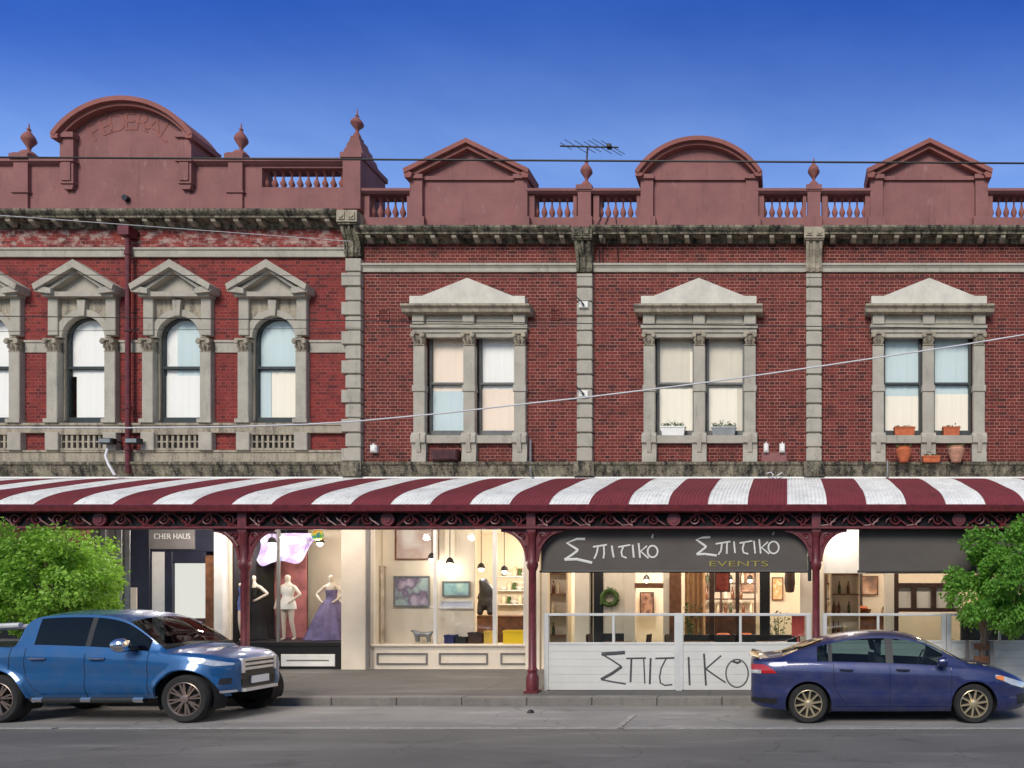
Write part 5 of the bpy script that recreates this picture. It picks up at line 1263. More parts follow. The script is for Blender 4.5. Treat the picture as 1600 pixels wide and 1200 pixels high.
# ------------------------------------------------------------------ small things on the facades
def planter(px0, px1, y0, y1, Y, mat, label, taper=.03, flowers=None, h=.12, n=60):
    x0, x1, z0, z1 = PX(px0,Y), PX(px1,Y), PZ(y1,Y), PZ(y0,Y)
    t = thing('window_box', label, 'planter', ((x0+x1)/2, Y, z0), 'planters on the window sills')
    mb = MB(); d = .17
    mb.add([(x0+taper,Y-d/2+.02,z0),(x1-taper,Y-d/2+.02,z0),(x1-taper,Y+d/2-.02,z0),(x0+taper,Y+d/2-.02,z0),(x0,Y-d/2,z1),(x1,Y-d/2,z1),(x1,Y+d/2,z1),(x0,Y+d/2,z1)], [(0,3,2,1),(0,1,5,4),(1,2,6,5),(2,3,7,6),(3,0,4,7)])
    mb.box(x0-.01, x1+.01, Y-d/2-.012, Y+d/2+.01, z1-.025, z1+.002)
    part('trough', mb, M[mat], t)
    rnd = random.Random(px0); pl = MB(); fl_ = MB()
    for k in range(n):
        x = rnd.uniform(x0+.03,x1-.03); p = Vector((x, Y+rnd.uniform(-.05,.05), z1-.01)); hh_ = h*rnd.uniform(.3,1)*(1.5 if rnd.random() < .15 else 1)
        tp = p+Vector((rnd.uniform(-.05,.05), rnd.uniform(-.05,.03), hh_)); w_ = .018
        pl.add([p+Vector((-.006,0,0)), p+Vector((.006,0,0)), tp], [(0,1,2)])
        for q in range(3):
            c_ = p.lerp(tp, rnd.uniform(.4,1)); a = Vector((rnd.uniform(-1,1),rnd.uniform(-1,.4),rnd.uniform(-.3,1)))*.04; s_ = Vector((rnd.uniform(-1,1),rnd.uniform(-1,1),rnd.uniform(-1,1)))*w_
            pl.add([c_, c_+a*.5+s_, c_+a, c_+a*.5-s_], [(0,1,2,3)])
        if flowers and rnd.random() < .25: fl_.lathe([(.003,-.012),(.018,0),(.003,.012)], tp.x, tp.y, tp.z, 6)
    part('plant', pl, M['leaf'], t)
    if flowers and fl_.v: part('flowers', fl_, M[flowers], t)
    return t
SYL = -.03
planter(1033,1071,667,681,SYL,'white','white trough with small pale flowers on the left sill under the arched gable',.035,'ivory')
planter(1112,1150,668,682,SYL,'lead','grey metal trough with small pale flowers on the right sill under the arched gable',.035,'ivory')
planter(1397,1429,668,681,SYL,'terracotta','orange terracotta trough on the left sill of the gabled shop above the sedan',.02,None,.05,30)
planter(1473,1499,668,682,SYL,'terracotta','orange terracotta trough on the right sill of the gabled shop above the sedan',.02,None,.05,30)
planter(1441,1468,713,722,-.28,'terracotta','low orange trough standing on the ledge between two round pots',.015,None,.06,24)
def pot(pxc, y0, y1, Y, r, mat, label):
    x, z0, z1 = PX(pxc,Y), PZ(y1,Y), PZ(y0,Y); h = z1-z0
    t = thing('plant_pot', label, 'plant pot', (x,Y,z0), 'round pots on the ledge')
    mb = MB(); mb.lathe([(r*.55,0),(r*.9,h*.55),(r,h*.8),(r*.86,h*.9),(r*.95,h),(r*.8,h),(r*.75,h*.9)], x, Y, z0, 16); part('pot', mb, M[mat], t, True)
    rnd = random.Random(pxc); pl = MB()
    for k in range(70):
        p = Vector((x+rnd.uniform(-r,r)*.8, Y+rnd.uniform(-r,r)*.7, z1-.02)); a = Vector((rnd.uniform(-1,1),rnd.uniform(-1,1),rnd.uniform(.3,1.4)))*.07; s_ = Vector((rnd.uniform(-1,1),rnd.uniform(-1,1),rnd.uniform(-.5,.5)))*.025
        pl.add([p, p+a*.5+s_, p+a, p+a*.5-s_], [(0,1,2,3)])
    part('plant', pl, M['leaf'], t)
pot(1412,699,722,-.3,.19,'terracotta','bulbous orange clay pot with a small plant on the ledge left of the low trough')
pot(1494,698,722,-.3,.2,'terracotta_pale','bulbous pale clay pot with a bushy plant on the ledge right of the low trough')
# wall brackets and boxes
def insulator(px, py, label):
    Y = -.13; x, z = PX(px,Y), PZ(py,Y)
    t = thing('cable_anchor', label, 'cable anchor', (x,Y,z), 'white cable anchors on the quoins')
    mb = MB(); mb.cbox(x-.115, x+.115, Y-.06, Y-.0, z-.08, z+.08, .02); part('plate', mb, M['white'], t)
    mb = MB(); mb.tube([(x,Y-.06,z),(x,Y-.12,z+.01),(x-.1,Y-.16,z+.1),(x-.16,Y-.1,z+.17)], .014, 6); mb.lathe([(.03,-.02),(.03,.02)], x, Y-.09, z-.01, 10, 'y'); part('hook', mb, M['black'], t)
insulator(912.5, 477, 'white plate with a black hook on the quoins level with the window hood')
insulator(912.5, 616, 'white plate with a black hook on the quoins where the pale cable crosses')
def meter(px0, px1, y0, y1, label, grp=None):
    Y = -.02; mb = MB(); x0, x1, z0, z1 = PX(px0,Y), PX(px1,Y), PZ(y1,Y), PZ(y0,Y)
    mb.cbox(x0, x1, -.11, .0, z0, z1, .02); mb.cbox(x0+.02, x1-.02, -.125, -.1, z0+.03, z0+.12, .008); mb.box((x0+x1)/2-.012, (x0+x1)/2+.012, -.1, -.06, z1-.005, z1+.04)
    return solo('meter_box', mb, M['white'], label, 'box', grp)
meter(1193.5,1201,694,708,'white box on the wall nearer the window of a side by side pair','white boxes on the brickwork')
meter(1218,1226.5,694,708,'white box on the wall nearer the quoins of a side by side pair','white boxes on the brickwork')
meter(581,591,696,708,'single white box on the brickwork just right of the toothed quoins','white boxes on the brickwork')
mb = MB(); mb.cbox(PX(1190), PX(1229), -.035, .0, PZ(722), PZ(708), .005)
solo('backing_plate', mb, M['stucco'], 'dull pink plate on the brick wall below the pair of white boxes', 'plate')
mb = MB(); mb.tube([(PX(1206,-.2),-.2,PZ(749)),(PX(1208,-.2),-.22,PZ(744)),(PX(1205,-.2),-.2,PZ(740)),(PX(1198,-.2),-.2,PZ(742))], .014, 6)
mb.tube([(PX(1206,-.2),-.2,PZ(749)),(PX(1200,-.2),-.2,PZ(748))], .012, 6)
solo('cable_tail', mb, M['cable_white'], 'short white cable end hooked up from the veranda flashing below the white boxes', 'cable')
mb = MB(); mb.tube([(PX(1212,-.2),-.2,PZ(750)),(PX(1214,-.2),-.25,PZ(746)),(PX(1222,-.2),-.22,PZ(741))], .014, 6)
solo('cable_tail', mb, M['cable_white'], 'white cable end slanting off the veranda flashing toward the quoins', 'cable')
mb = MB(); mb.tube([(PX(829,-.1),-.1,PZ(688)),(PX(829,-.1),-.1,PZ(735)),(PX(830,-.3),-.3,PZ(748))], .025, 8)
solo('conduit', mb, M['lead'], 'grey conduit dropping from the gabled facade to the veranda roof above the post', 'pipe', 'conduits down to the veranda roof', True)
mb = MB(); mb.tube([(PX(1387,-.2),-.2,PZ(722)),(PX(1387,-.22),-.22,PZ(742)),(PX(1386,-.35),-.35,PZ(752))], .025, 8)
solo('conduit', mb, M['lead'], 'grey conduit bending on to the veranda roof below the round orange pot', 'pipe', 'conduits down to the veranda roof', True)
mb = MB(); mb.tube([(PX(168,-.2),-.2,PZ(704)),(PX(165,-.25),-.25,PZ(716)),(PX(170,-.3),-.3,PZ(730)),(PX(180,-.45),-.45,PZ(748))], .028, 8)
solo('conduit', mb, M['cable_white'], 'bent white pipe curling from the floodlight down to the veranda roof', 'pipe', 'conduits down to the veranda roof', True)
def flood(px, py, s, label):
    Y = -.2; x, z = PX(px,Y), PZ(py,Y); t = thing('floodlight', label, 'floodlight', (x,Y,z), 'floodlights over the veranda')
    mb = MB(); mb.cbox(x-.16, x+.16, Y-.14, Y+.0, z-.07, z+.06, .03); part('housing', mb, M['black'], t)
    mb = MB(); mb.box(x-.13, x+.13, Y-.146, Y-.135, z-.05, z+.04); part('lens', mb, M['lead'], t)
    mb = MB(); mb.tube([(x,Y,z),(x+s*.05,Y+.08,z+.02),(x+s*.1,-.02,z+.02)], .02, 6); part('bracket', mb, M['black'], t)
flood(172, 690, 1, 'black floodlight left of the maroon rain pipe above the bent white pipe')
flood(213, 690, -1, 'black floodlight right of the maroon rain pipe above the veranda')
mb = MB(); Yv = -.16; mb.cbox(PX(676,Yv), PX(716,Yv), Yv-.1, -.0, PZ(722), PZ(705), .03)
for k in range(5): mb.box(PX(680,Yv), PX(712,Yv), Yv-.112, Yv-.1, PZ(708.5+2.6*k), PZ(707.3+2.6*k))
solo('wall_unit', mb, M['maroon_dk'], 'dark maroon slatted unit on the ledge under the gallery shop window', 'vent')
for px, lab in ((600,'faint square air brick left of the window hood over the gallery'), (868,'faint square air brick right of the window hood over the gallery')):
    mb = MB(); x, z = PX(px), PZ(492); 
    for a in ((-.13,.13,-.13,-.1),(-.13,.13,.1,.13),(-.13,-.1,-.1,.1),(.1,.13,-.1,.1)): mb.box(x+a[0],x+a[1],-.02,.01,z+a[2],z+a[3])
    for k in range(3): mb.box(x-.1,x+.1,-.012,.01,z-.07+.055*k,z-.045+.055*k)
    solo('air_brick', mb, M['brick'], lab, 'air brick', 'square air bricks')
mb = MB(); x, z = PX(199,-.1), PZ(311,-.1); mb.lathe([(.07,-.1),(.07,0),(.04,.0)], x, -.08, z, 12, 'y')
solo('rain_spout', mb, M['steel_dk'], 'small dark spout in the pink parapet below the raised letters', 'spout')
# antenna on the parapet behind the finial
xa, Ya = PX(917,.9), .9
t = thing('tv_antenna', 'black roof television antenna rising behind the urn beside the arched gable', 'antenna', (xa,Ya,9.7))
mb = MB(); zb_a = PZ(229,Ya); mb.tube([(xa-.03,Ya,9.7),(xa-.02,Ya,PZ(262,Ya)),(xa+.02,Ya,zb_a)], .022, 6); part('mast', mb, M['cable'], t)
mb = MB(); A = Vector((PX(877,Ya),Ya-.1,PZ(232,Ya))); B = Vector((PX(965,Ya),Ya+.1,PZ(226.5,Ya))); mb.tube([A,B], .022, 6); mb.cbox(PX(948,Ya), PX(955,Ya), Ya-.05, Ya+.08, PZ(231,Ya), PZ(225.5,Ya), .01); part('boom', mb, M['cable'], t)
for k, f_ in enumerate((.1,.27,.42,.55,.68,.8,.9)):
    p = A.lerp(B, f_); h_ = (.3,.62,.55,.45,.6,.75,.6)[k]; mb = MB(); d = Vector((-.62,.5,.6)).normalized()*h_; mb.tube([p-d, p+d], .0085, 5); part('element', mb, M['cable'], t)
# old vent cowl behind the balusters, with cables over the cornice
xv, Yv = PX(939.5,.5), .5
mb = MB(); mb.tube([(xv,Yv,9.7),(xv,Yv,PZ(330,Yv))], .035, 8); mb.lathe([(.03,0),(.05,.1),(.075,.14),(.08,.33),(.06,.36)], xv, Yv, PZ(331,Yv), 12)
solo('vent_cowl', mb, M['bot_g'], 'dull green vent cowl behind the first opening beside the urn', 'vent')
for k, (a, b_, c_) in enumerate(((940,932,936),(951,944,941),(963,963.5,965))):
    mb = MB(); mb.tube([(PX(a,.2),.2,PZ(337,.2)),(PX(a-1,-.08),-.08,PZ(340,-.08)),(PX(b_,-.1),-.1,PZ(353,-.1)),(PX(b_-1,-.41),-.41,PZ(354,-.41)),(PX(b_-1,-.41),-.41,PZ(366,-.4)),(PX(c_,-.02),-.05,PZ(385,-.05)),(PX(c_+1,-.03),-.03,PZ(411,-.03))], .011, 5)
    solo('roof_cable', mb, M['cable'], ('black cable over the cornice closest to the urn','black cable over the cornice from the middle opening','black cable hanging straight over the cornice from the third opening')[k], 'cable', 'cables hanging over the cornice')

# ------------------------------------------------------------------ overhead wires
def wire(label, pts, Y0, Y1, r, mat='cable', sag=0.0):
    P = []
    (xa, ya), (xb, yb) = pts[0], pts[-1]
    A = Vector((PX(xa,Y0),Y0,PZ(ya,Y0))); B = Vector((PX(xb,Y1),Y1,PZ(yb,Y1)))
    for i in range(41):
        u = i/40; q = A.lerp(B, u); q.z -= sag*4*u*(1-u); P.append(q)
    mb = MB(); mb.tube(P, r, 6); return solo('overhead_wire', mb, M[mat], label, 'wire', 'wires above the street', True)
wire('thick black wire running level across the sky behind every parapet top', [(-500,243),(2100,258)], -8.0, -8.0, .0125)
wire('pale grey wire slanting down from the top left over the wide building cornice', [(-250,318),(548,377)], -5.0, -.3, .007, 'cable_white')
wire('thin brown wire across the arched window pediments and the string course', [(-400,428),(2000,436)], -5.5, -5.5, .006, 'cable')
wire('black wire crossing the brickwork just above the window capitals', [(-400,489),(2000,519)], -5.5, -5.5, .0078)
wire('pale steel wire through the arched window heads of the wide building', [(-400,522),(905,509)], -5.0, -2.5, .005, 'steel_dk')
def wire_pts(label, pts, Y0, Y1, r, mat):
    mb = MB(); n = len(pts); P = []
    for i, (a, b_) in enumerate(pts): Y = Y0+(Y1-Y0)*i/(n-1); P.append((PX(a,Y),Y,PZ(b_,Y)))
    mb.tube(P, r, 6); return solo('overhead_wire', mb, M[mat], label, 'wire', 'wires above the street', True)
wire_pts('bright white cable climbing from the sills of the wide building to the right edge', [(-300,668),(0,668),(200,668.5),(350,667),(480,663),(560,658),(700,645),(820,631),(905,622),(1000,610.5),(1100,598),(1200,584),(1297,570),(1400,554.5),(1500,539.5),(1600,523),(1900,470)], -4.2, -4.2, .0135, 'cable_white')
# ------------------------------------------------------------------ cars (x forward from the rear axle, y to the far side, z up)
def lerp_tab(tab, x):
    if x <= tab[0][0]: return tab[0][1]
    for i in range(len(tab)-1):
        (a, p), (b, q) = tab[i], tab[i+1]
        if x <= b:
            m0 = (q - tab[i-1][1])/(b - tab[i-1][0]) if i > 0 else (q-p)/(b-a)
            m1 = (tab[i+2][1] - p)/(tab[i+2][0] - a) if i+2 < len(tab) else (q-p)/(b-a)
            h = b-a; u = (x-a)/h
            return (2*u**3-3*u*u+1)*p + (u**3-2*u*u+u)*h*m0 + (-2*u**3+3*u*u)*q + (u**3-u*u)*h*m1
    return tab[-1][1]
class Car:
    def __init__(s, S):
        s.S = S; s.NS = 10; s.NW = 6; s.NT = 8
    def plan(s, x):
        S = s.S; k = 1.0
        rf, rr = S['round_f'], S['round_r']
        if x > S['xf']-rf: u = (x-(S['xf']-rf))/rf; k = S['nose_w'] + (1-S['nose_w'])*max(0,1-u**2.6)**.5
        if x < S['xr']+rr: u = ((S['xr']+rr)-x)/rr; k = min(k, S['tail_w'] + (1-S['tail_w'])*max(0,1-u**2.6)**.5)
        return S['W']*k
    def side(s, x, z):
        S = s.S; z0 = lerp_tab(S['sill'], x); zb = lerp_tab(S['belt'], x); u = (z-z0)/(zb-z0)
        W = s.plan(x)
        y = W - .075*max(0,(.32-u)/.32)**2 - .045*max(0,(u-.72)/.28)**2 - .014*math.exp(-((u-.5)/.10)**2)
        for h in S['hubs']:                                  # flared arches
            d = math.hypot(x-h, z-S['hubz']); y += S['flare']*math.exp(-((d-S['R'])/.07)**2)
        return y
    def edge(s, x):
        S = s.S; return s.plan(x)*lerp_tab(S['edgew'], x)
    def ring(s, x):
        S = s.S; z0 = lerp_tab(S['sill'], x); zl = z0
        for h in S['hubs']:
            if abs(x-h) < S['R']: zl = max(zl, S['hubz'] + math.sqrt(S['R']**2-(x-h)**2))
        zb = lerp_tab(S['belt'], x); zt = lerp_tab(S['top'], x); ze = max(zb+.012, zt - lerp_tab(S['drop'], x))
        zl = min(zl, zb-.03)
        P = [(s.side(x, zl+(zb-zl)*k/s.NS), zl+(zb-zl)*k/s.NS) for k in range(s.NS+1)]
        yb = P[-1][0]; ye = min(s.edge(x), yb-.012)
        for k in range(1, s.NW+1):
            u = (0, .07, .3, .55, .8, .93, 1)[k]
            P.append((yb-.02*min(1,u*8)*(1 if ze-zb > .1 else 0) + (ye-yb+.02*(1 if ze-zb > .1 else 0))*u**1.25, zb+(ze-zb)*u))
        for k in range(1, s.NT+1):
            u = k/s.NT; v = 1-(1-u)**1.0
            y = ye*(1-v); P.append((y, ze+(zt-ze)*(1-(1-v)**2.2)))
        return P
    def build(s, root, name_parts, place):
        """name_parts(xm, row) -> key ; place maps (x, y, z) to world"""
        S = s.S; X = set()
        n = 70
        for i in range(n+1): X.add(round(S['xr']+(S['xf']-S['xr'])*i/n, 4))
        for k in range(1, 8): X.add(round(S['xf']-S['round_f']*(.012*k*k/2.2)*.5, 4)); X.add(round(S['xr']+S['round_r']*(.012*k*k/2.2)*.5, 4))
        for h in S['hubs']:
            for q in (1,.995,.97,.92,.84,.72,.55,.35,.15): X.add(round(h+S['R']*q,4)); X.add(round(h-S['R']*q,4))
            X.add(round(h-S['R']*1.001,4)); X.add(round(h+S['R']*1.001,4))
        for x in S.get('cuts', ()): X.add(x)
        X = sorted(x for x in X if S['xr'] <= x <= S['xf'])
        rings = [s.ring(x) for x in X]; J = len(rings[0]); B = {}
        for sg in (-1, 1):
            for i in range(len(X)-1):
                xm = (X[i]+X[i+1])/2
                for j in range(J-1):
                    key = name_parts(xm, j, sg, s)
                    mb = B.setdefault(key, (MB(), {}))
                    idx = []
                    for a, b in ((i,j),(i+1,j),(i+1,j+1),(i,j+1)):
                        q = (a, b if b < J-1 else 'c', sg if b < J-1 else 0)
                        if q not in mb[1]:
                            y, z = rings[a][b]; mb[1][q] = len(mb[0].v); mb[0].v.append(place(X[a], sg*y, z))
                        idx.append(mb[1][q])
                    if len(set(idx)) < 3: continue
                    mb[0].f.append(tuple(idx) if sg < 0 else tuple(reversed(idx))); mb[0].mi.append(0)
        mb = B['body'][0]
        for i, fl in ((0, 0), (len(X)-1, 1)):                # nose and tail faces
            pts = [place(X[i], -y, z) for y, z in rings[i]] + [place(X[i], y, z) for y, z in reversed(rings[i][:-1])]
            f = tuple(range(len(pts))); mb.add(pts, [f if fl else tuple(reversed(f))])
        return {k: v[0] for k, v in B.items()}
    def patch(s, mb, xs, lo, hi, off, place, sg=-1, nv=4):
        """strip laid on the flank between curves lo(x) and hi(x)"""
        def fn(u, v):
            x = xs[0]+(xs[1]-xs[0])*u; z = lo(x)+(hi(x)-lo(x))*v
            d = .004; dy = (s.side(x+d,z)-s.side(x-d,z))/(2*d) if S_in(s, x, d) else (s.side(x,z)-s.side(x-2*d,z))/(2*d)
            nx, ny = -dy, 1.0; L = math.hypot(nx, ny)
            return place(x+off*nx/L, sg*(s.side(x,z)+off*ny/L), z)
        m = MB(); m.grid(fn, 18, nv)
        if sg < 0: pass
        mb.add(m.v, [tuple(reversed(f)) for f in m.f] if sg > 0 else m.f)
def S_in(s, x, d): return s.S['xr'] < x-d and x+d < s.S['xf']
def wheel(root, x, y, z, r, w, place, rimmat, spokes, sg, rim=.68, double=False):
    t = MB(); prof = [(r*rim,-w/2),(r*.9,-w/2-.008),(r*.97,-w/2+.02),(r,-w/2+.05),(r,w/2-.05),(r*.97,w/2-.02),(r*.9,w/2+.008),(r*rim,w/2)]
    cx, cy, cz = place(x, y, z)
    n = len(prof); seg = 40; vs = []; fs = []
    for q, d in prof:
        for k in range(seg): a = 2*math.pi*k/seg; vs.append((cx+q*math.cos(a), cy+d, cz+q*math.sin(a)))
    for i in range(n):
        for k in range(seg): fs.append((i*seg+k, ((i+1)%n)*seg+k, ((i+1)%n)*seg+(k+1)%seg, i*seg+(k+1)%seg))
    t.add(vs, fs); to = part('wheel', t, M['rubber'], root, True, angle=40)
    m = MB(); yo = cy + sg*(w/2-.012)
    vs = []; fs = []                                          # rim lip and barrel
    pr = [(r*rim*1.0, yo+sg*.012), (r*rim*.97, yo+sg*.016), (r*rim*.92, yo), (r*rim*.90, yo-sg*.1)]
    for q, yy in pr:
        for k in range(seg): a = 2*math.pi*k/seg; vs.append((cx+q*math.cos(a), yy, cz+q*math.sin(a)))
    for i in range(len(pr)-1):
        for k in range(seg): f = (i*seg+k, (i+1)*seg+k, (i+1)*seg+(k+1)%seg, i*seg+(k+1)%seg); fs.append(f if sg > 0 else tuple(reversed(f)))
    m.add(vs, fs)
    for k in range(spokes):
        a = 2*math.pi*(k+.25)/spokes
        for da in ((-.085,.085) if double else (0,)):
            R0, R1 = r*.1, r*rim*.95; wd = r*(.052 if double else .075)
            p0 = Vector((cx+R0*math.cos(a), yo-sg*.02, cz+R0*math.sin(a))); p1 = Vector((cx+R1*math.cos(a+da*1.5), yo-sg*.004, cz+R1*math.sin(a+da*1.5)))
            d = (p1-p0); tn = Vector((-d.z, 0, d.x)).normalized()*wd; yv = Vector((0, sg*.018, 0))
            m.add([p0-tn*.9, p0+tn*.9, p1+tn*.75, p1-tn*.75, p0-tn*.5+yv, p0+tn*.5+yv, p1+tn*.42+yv*.6, p1-tn*.42+yv*.6],
                  [(4,5,6,7),(0,4,7,3),(1,2,6,5),(0,1,5,4),(2,3,7,6)] if sg < 0 else [(7,6,5,4),(3,7,4,0),(5,6,2,1),(4,5,1,0),(6,7,3,2)])
    m.lathe([(r*.17,-.03),(r*.17,.012),(r*.08,.02)] if sg > 0 else [(r*.08,-.02),(r*.17,-.012),(r*.17,.03)], cx, yo, cz, 16, 'y')
    part('rim', m, M[rimmat], to, True, angle=30)
    b = MB(); b.lathe([(r*rim*.9,-.01),(r*rim*.9,.01)], cx, yo-sg*.07, cz, 24, 'y'); b.lathe([(r*.42,-.012),(r*.42,.012)], cx, yo-sg*.05, cz, 20, 'y'); part('brake', b, M['brake'], to)
M['rubber'] = surf('tyre_rubber', (.018,.017,.017), .85, 0, .2, 8)
M['brake'] = surf('brake_dark', (.02,.019,.018), .6, .3, .3, 9)
M['rim_gold'] = surf('champagne_alloy', lin(206,192,160), .32, .75, .1, 9)
M['rim_grey'] = surf('grey_alloy', lin(150,134,126), .35, .7, .12, 9)
M['paint_ute'] = paint_mat('ute_blue', lin(0,82,138), .3)
M['paint_sedan'] = paint_mat('sedan_indigo', lin(25,38,90), .3)
M['carglass'] = glass_mat('dark_car_glass', (.10,.11,.115,1), 1.1)
M['carglass_g'] = glass_mat('green_car_glass', (.42,.52,.50,1), 1.1)
M['windscreen'] = glass_mat('windscreen', (.74,.84,.84,1), 1.5)
M['chrome'] = surf('chrome', (.82,.82,.83,1), .12, 1.0, .04, 5)
M['trim_blk'] = surf('black_trim', (.016,.016,.017), .5, 0, .15, 9)
M['under'] = surf('underbody', (.012,.012,.012), .9, 0, .1, 5)
M['lens'] = surf('clear_lens', (.62,.64,.66), .08, .35, .15, 14, Coat_Weight=1.0)
M['amber'] = surf('amber_lens', (.75,.22,.05), .15, 0, .1, 9, Coat_Weight=1.0)
M['redlens'] = surf('red_lens', (.42,.02,.02), .12, 0, .15, 9, Coat_Weight=1.0)
M['plate'] = surf('plate_white', lin(235,235,235), .4, 0, .03, 9)

def seam(car, mb, pts, place, sg, w=.006):
    L = [place(x, sg*(car.side(x,z)+.001), z) for x, z in pts]; mb.tube(L, w, 4)
def make_car(S, label, name, cat, X0, YN, paint, glass, rim, spokes, wheel_r, wheel_w, double):
    car = Car(S); base = (X0+S['hubs'][1]/2, YN+S['W'], 0)
    place = lambda x, y, z: (X0+x, YN+S['W']+S['flare']+y, z)
    root = thing(name, label, cat, (X0+S['hubs'][1]/2, YN+S['W'], 0))
    B = car.build(root, S['parts'], place)
    order = {'body': ('body', paint), 'fdoor-1': ('door', paint), 'rdoor-1': ('door', paint), 'fdoor1': ('door', paint), 'rdoor1': ('door', paint)}
    made = {}
    for k, mb in B.items():
        if k in order: made[k] = part(order[k][0], mb, M[order[k][1]], root, True, angle=50)
    for k, mb in B.items():
        if k in order: continue
        kind, _, rest = k.partition('|')
        par = made.get(rest.split('|')[0], root)
        mat = {'glass': glass, 'windscreen': 'windscreen', 'rear_window': glass, 'pillar': 'trim_blk', 'bumper': paint, 'tray': 'trim_blk'}[kind]
        part({'glass': 'window', 'pillar': 'pillar_trim'}.get(kind, kind), mb, M[mat], par, True, angle=60)
    cab = S['cab']
    for x_, n_ in ((cab[0],'rear'),(cab[1],'front')):
        for yy in (-.36, .36):
            st = MB(); zf = cab[2]
            def bl(pts, w): 
                a = [place(x_+px_, yy-w, zf+pz_) for px_, pz_ in pts]; b = [place(x_+px_, yy+w, zf+pz_) for px_, pz_ in pts]; n = len(a)
                st.add(a+b, [tuple(range(n)), tuple(range(2*n-1,n-1,-1))]+[(k,n+k,n+(k+1)%n,(k+1)%n) for k in range(n)])
            bl([(-.05,.0),(.45,.05),(.45,.18),(.05,.16),(-.12,.6),(-.24,.62),(-.2,.1)], .23); bl([(-.14,.66),(-.22,.68),(-.26,.84),(-.18,.85)], .12)
            part('seat', st, M['seat_cloth'], root)
    ds = MB(); a = place(cab[3]-.35, -S['W']+.14, cab[2]+.3); b = place(cab[3], S['W']-.14, cab[2]+.52); ds.cbox(a[0],b[0],a[1],b[1],a[2],b[2],.03); part('dashboard', ds, M['trim_blk'], root)
    sw = MB(); c_ = Vector(place(cab[3]-.48, .36, cab[2]+.5)); sw.tube([c_+Vector((.05*math.sin(R(k*20)),.17*math.cos(R(k*20)),.17*math.sin(R(k*20)))) for k in range(19)], .014, 6); part('steering_wheel', sw, M['trim_blk'], root)
    # wheels, liners, underbody
    hz = wheel_r
    for h in S['hubs']:
        for sg in (-1, 1):
            wheel(root, h, sg*(S['W']-wheel_w/2-.015), hz, wheel_r, wheel_w, place, rim, spokes, sg, .70, double)
            ln = MB(); pts = [(h+S['R']*math.cos(R(a)), S['hubz']+S['R']*math.sin(R(a))) for a in range(-25, 206, 10)]
            o = [place(x, sg*(S['W']-.05), z) for x, z in pts]; i_ = [place(x, sg*(S['W']-.32), z) for x, z in pts]; n = len(pts)
            ln.add(o+i_, [(k, k+1, n+k+1, n+k) for k in range(n-1)] + [tuple(n+k for k in range(n))])
            part('wheel_arch', ln, M['under'], root)
    ub = MB(); x0, x1 = S['xr']+.25, S['xf']-.25; z0 = lerp_tab(S['sill'], 1.2)
    a = place(S['hubs'][0]+S['R'], -(S['W']-.1), z0+.02); b = place(S['hubs'][1]-S['R'], S['W']-.1, z0+.3); ub.box(a[0], b[0], a[1], b[1], a[2], b[2])
    a = place(x0, -.5, z0+.03); b = place(x1, .5, z0+.3); ub.box(a[0], b[0], a[1]-.001, b[1]+.001, a[2]+.001, b[2]-.001)
    part('underbody', ub, M['under'], root)
    return car, root, place, made
M['bright'] = surf('bright_trim', (.8,.8,.8,1), .3, .55, .05, 5)
# ---- indigo sedan
def sedan_parts(x, j, sg, c):
    NS, NW = c.NS, c.NW
    tab = c.S
    if j < NS:
        if 1.30 < x < 2.28 and j >= 1: return f'fdoor{sg}'
        if .40 < x <= 1.30 and j >= 1 and not (x < .62 and j < 6): return f'rdoor{sg}'
        return 'body'
    if j < NS+NW:
        k = j-NS
        zt = lerp_tab(tab['top'], x); zb = lerp_tab(tab['belt'], x)
        if zt-zb > .30 and 1 <= k <= 4:
            if 1.36 < x < 2.28: return f'glass|fdoor{sg}'
            if .38 < x < 1.24: return f'glass|rdoor{sg}'
            if .14 < x <= .32: return f'glass|body|{sg}'
            if 1.24 <= x <= 1.36: return f'pillar|fdoor{sg}'
            if .32 < x <= .38: return f'pillar|rdoor{sg}'
        if .40 < x <= 1.30 and zt-zb > .30: return f'rdoor{sg}'
        if 1.30 < x < 2.28 and zt-zb > .30: return f'fdoor{sg}'
        return 'body'
    if 1.78 < x < 2.52 and j >= NS+NW+0: return 'windscreen|body'
    if -.42 < x < .22 and j >= NS+NW+1: return 'rear_window|body'
    return 'body'
SED = dict(xr=-.93, xf=3.58, W=.862, hubs=(0, 2.64), hubz=.315, R=.365, flare=.012, round_f=.85, round_r=.55, nose_w=.50, tail_w=.70,
    sill=[(-.98,.33),(-.6,.24),(0,.2),(1.3,.19),(2.6,.2),(3.2,.2),(3.58,.24)],
    belt=[(-.98,.97),(-.7,.985),(-.3,.985),(.4,.965),(1.3,.93),(2.2,.90),(2.6,.87),(3.0,.80),(3.3,.715),(3.58,.62)],
    top=[(-.98,1.03),(-.8,1.06),(-.55,1.085),(-.42,1.11),(-.1,1.235),(.2,1.335),(.55,1.41),(.95,1.452),(1.3,1.455),(1.6,1.425),(1.85,1.36),(2.15,1.22),(2.45,1.055),(2.6,.985),(2.9,.93),(3.2,.84),(3.4,.755),(3.58,.66)],
    drop=[(-.98,.035),(-.5,.05),(-.2,.07),(.3,.085),(1.2,.075),(1.8,.075),(2.3,.06),(2.6,.045),(3.58,.03)],
    edgew=[(-.98,.88),(-.5,.84),(-.1,.76),(.4,.68),(1.2,.66),(1.7,.69),(2.2,.78),(2.55,.86),(3.0,.86),(3.58,.86)],
    cuts=(.14,.32,.38,.40,1.24,1.30,1.36,2.28,1.78,2.52,-.42,.22,.62), parts=sedan_parts, cab=(.42,1.35,.42,2.5))
YS = -5.74
XS = PX(1263, YS+.1)
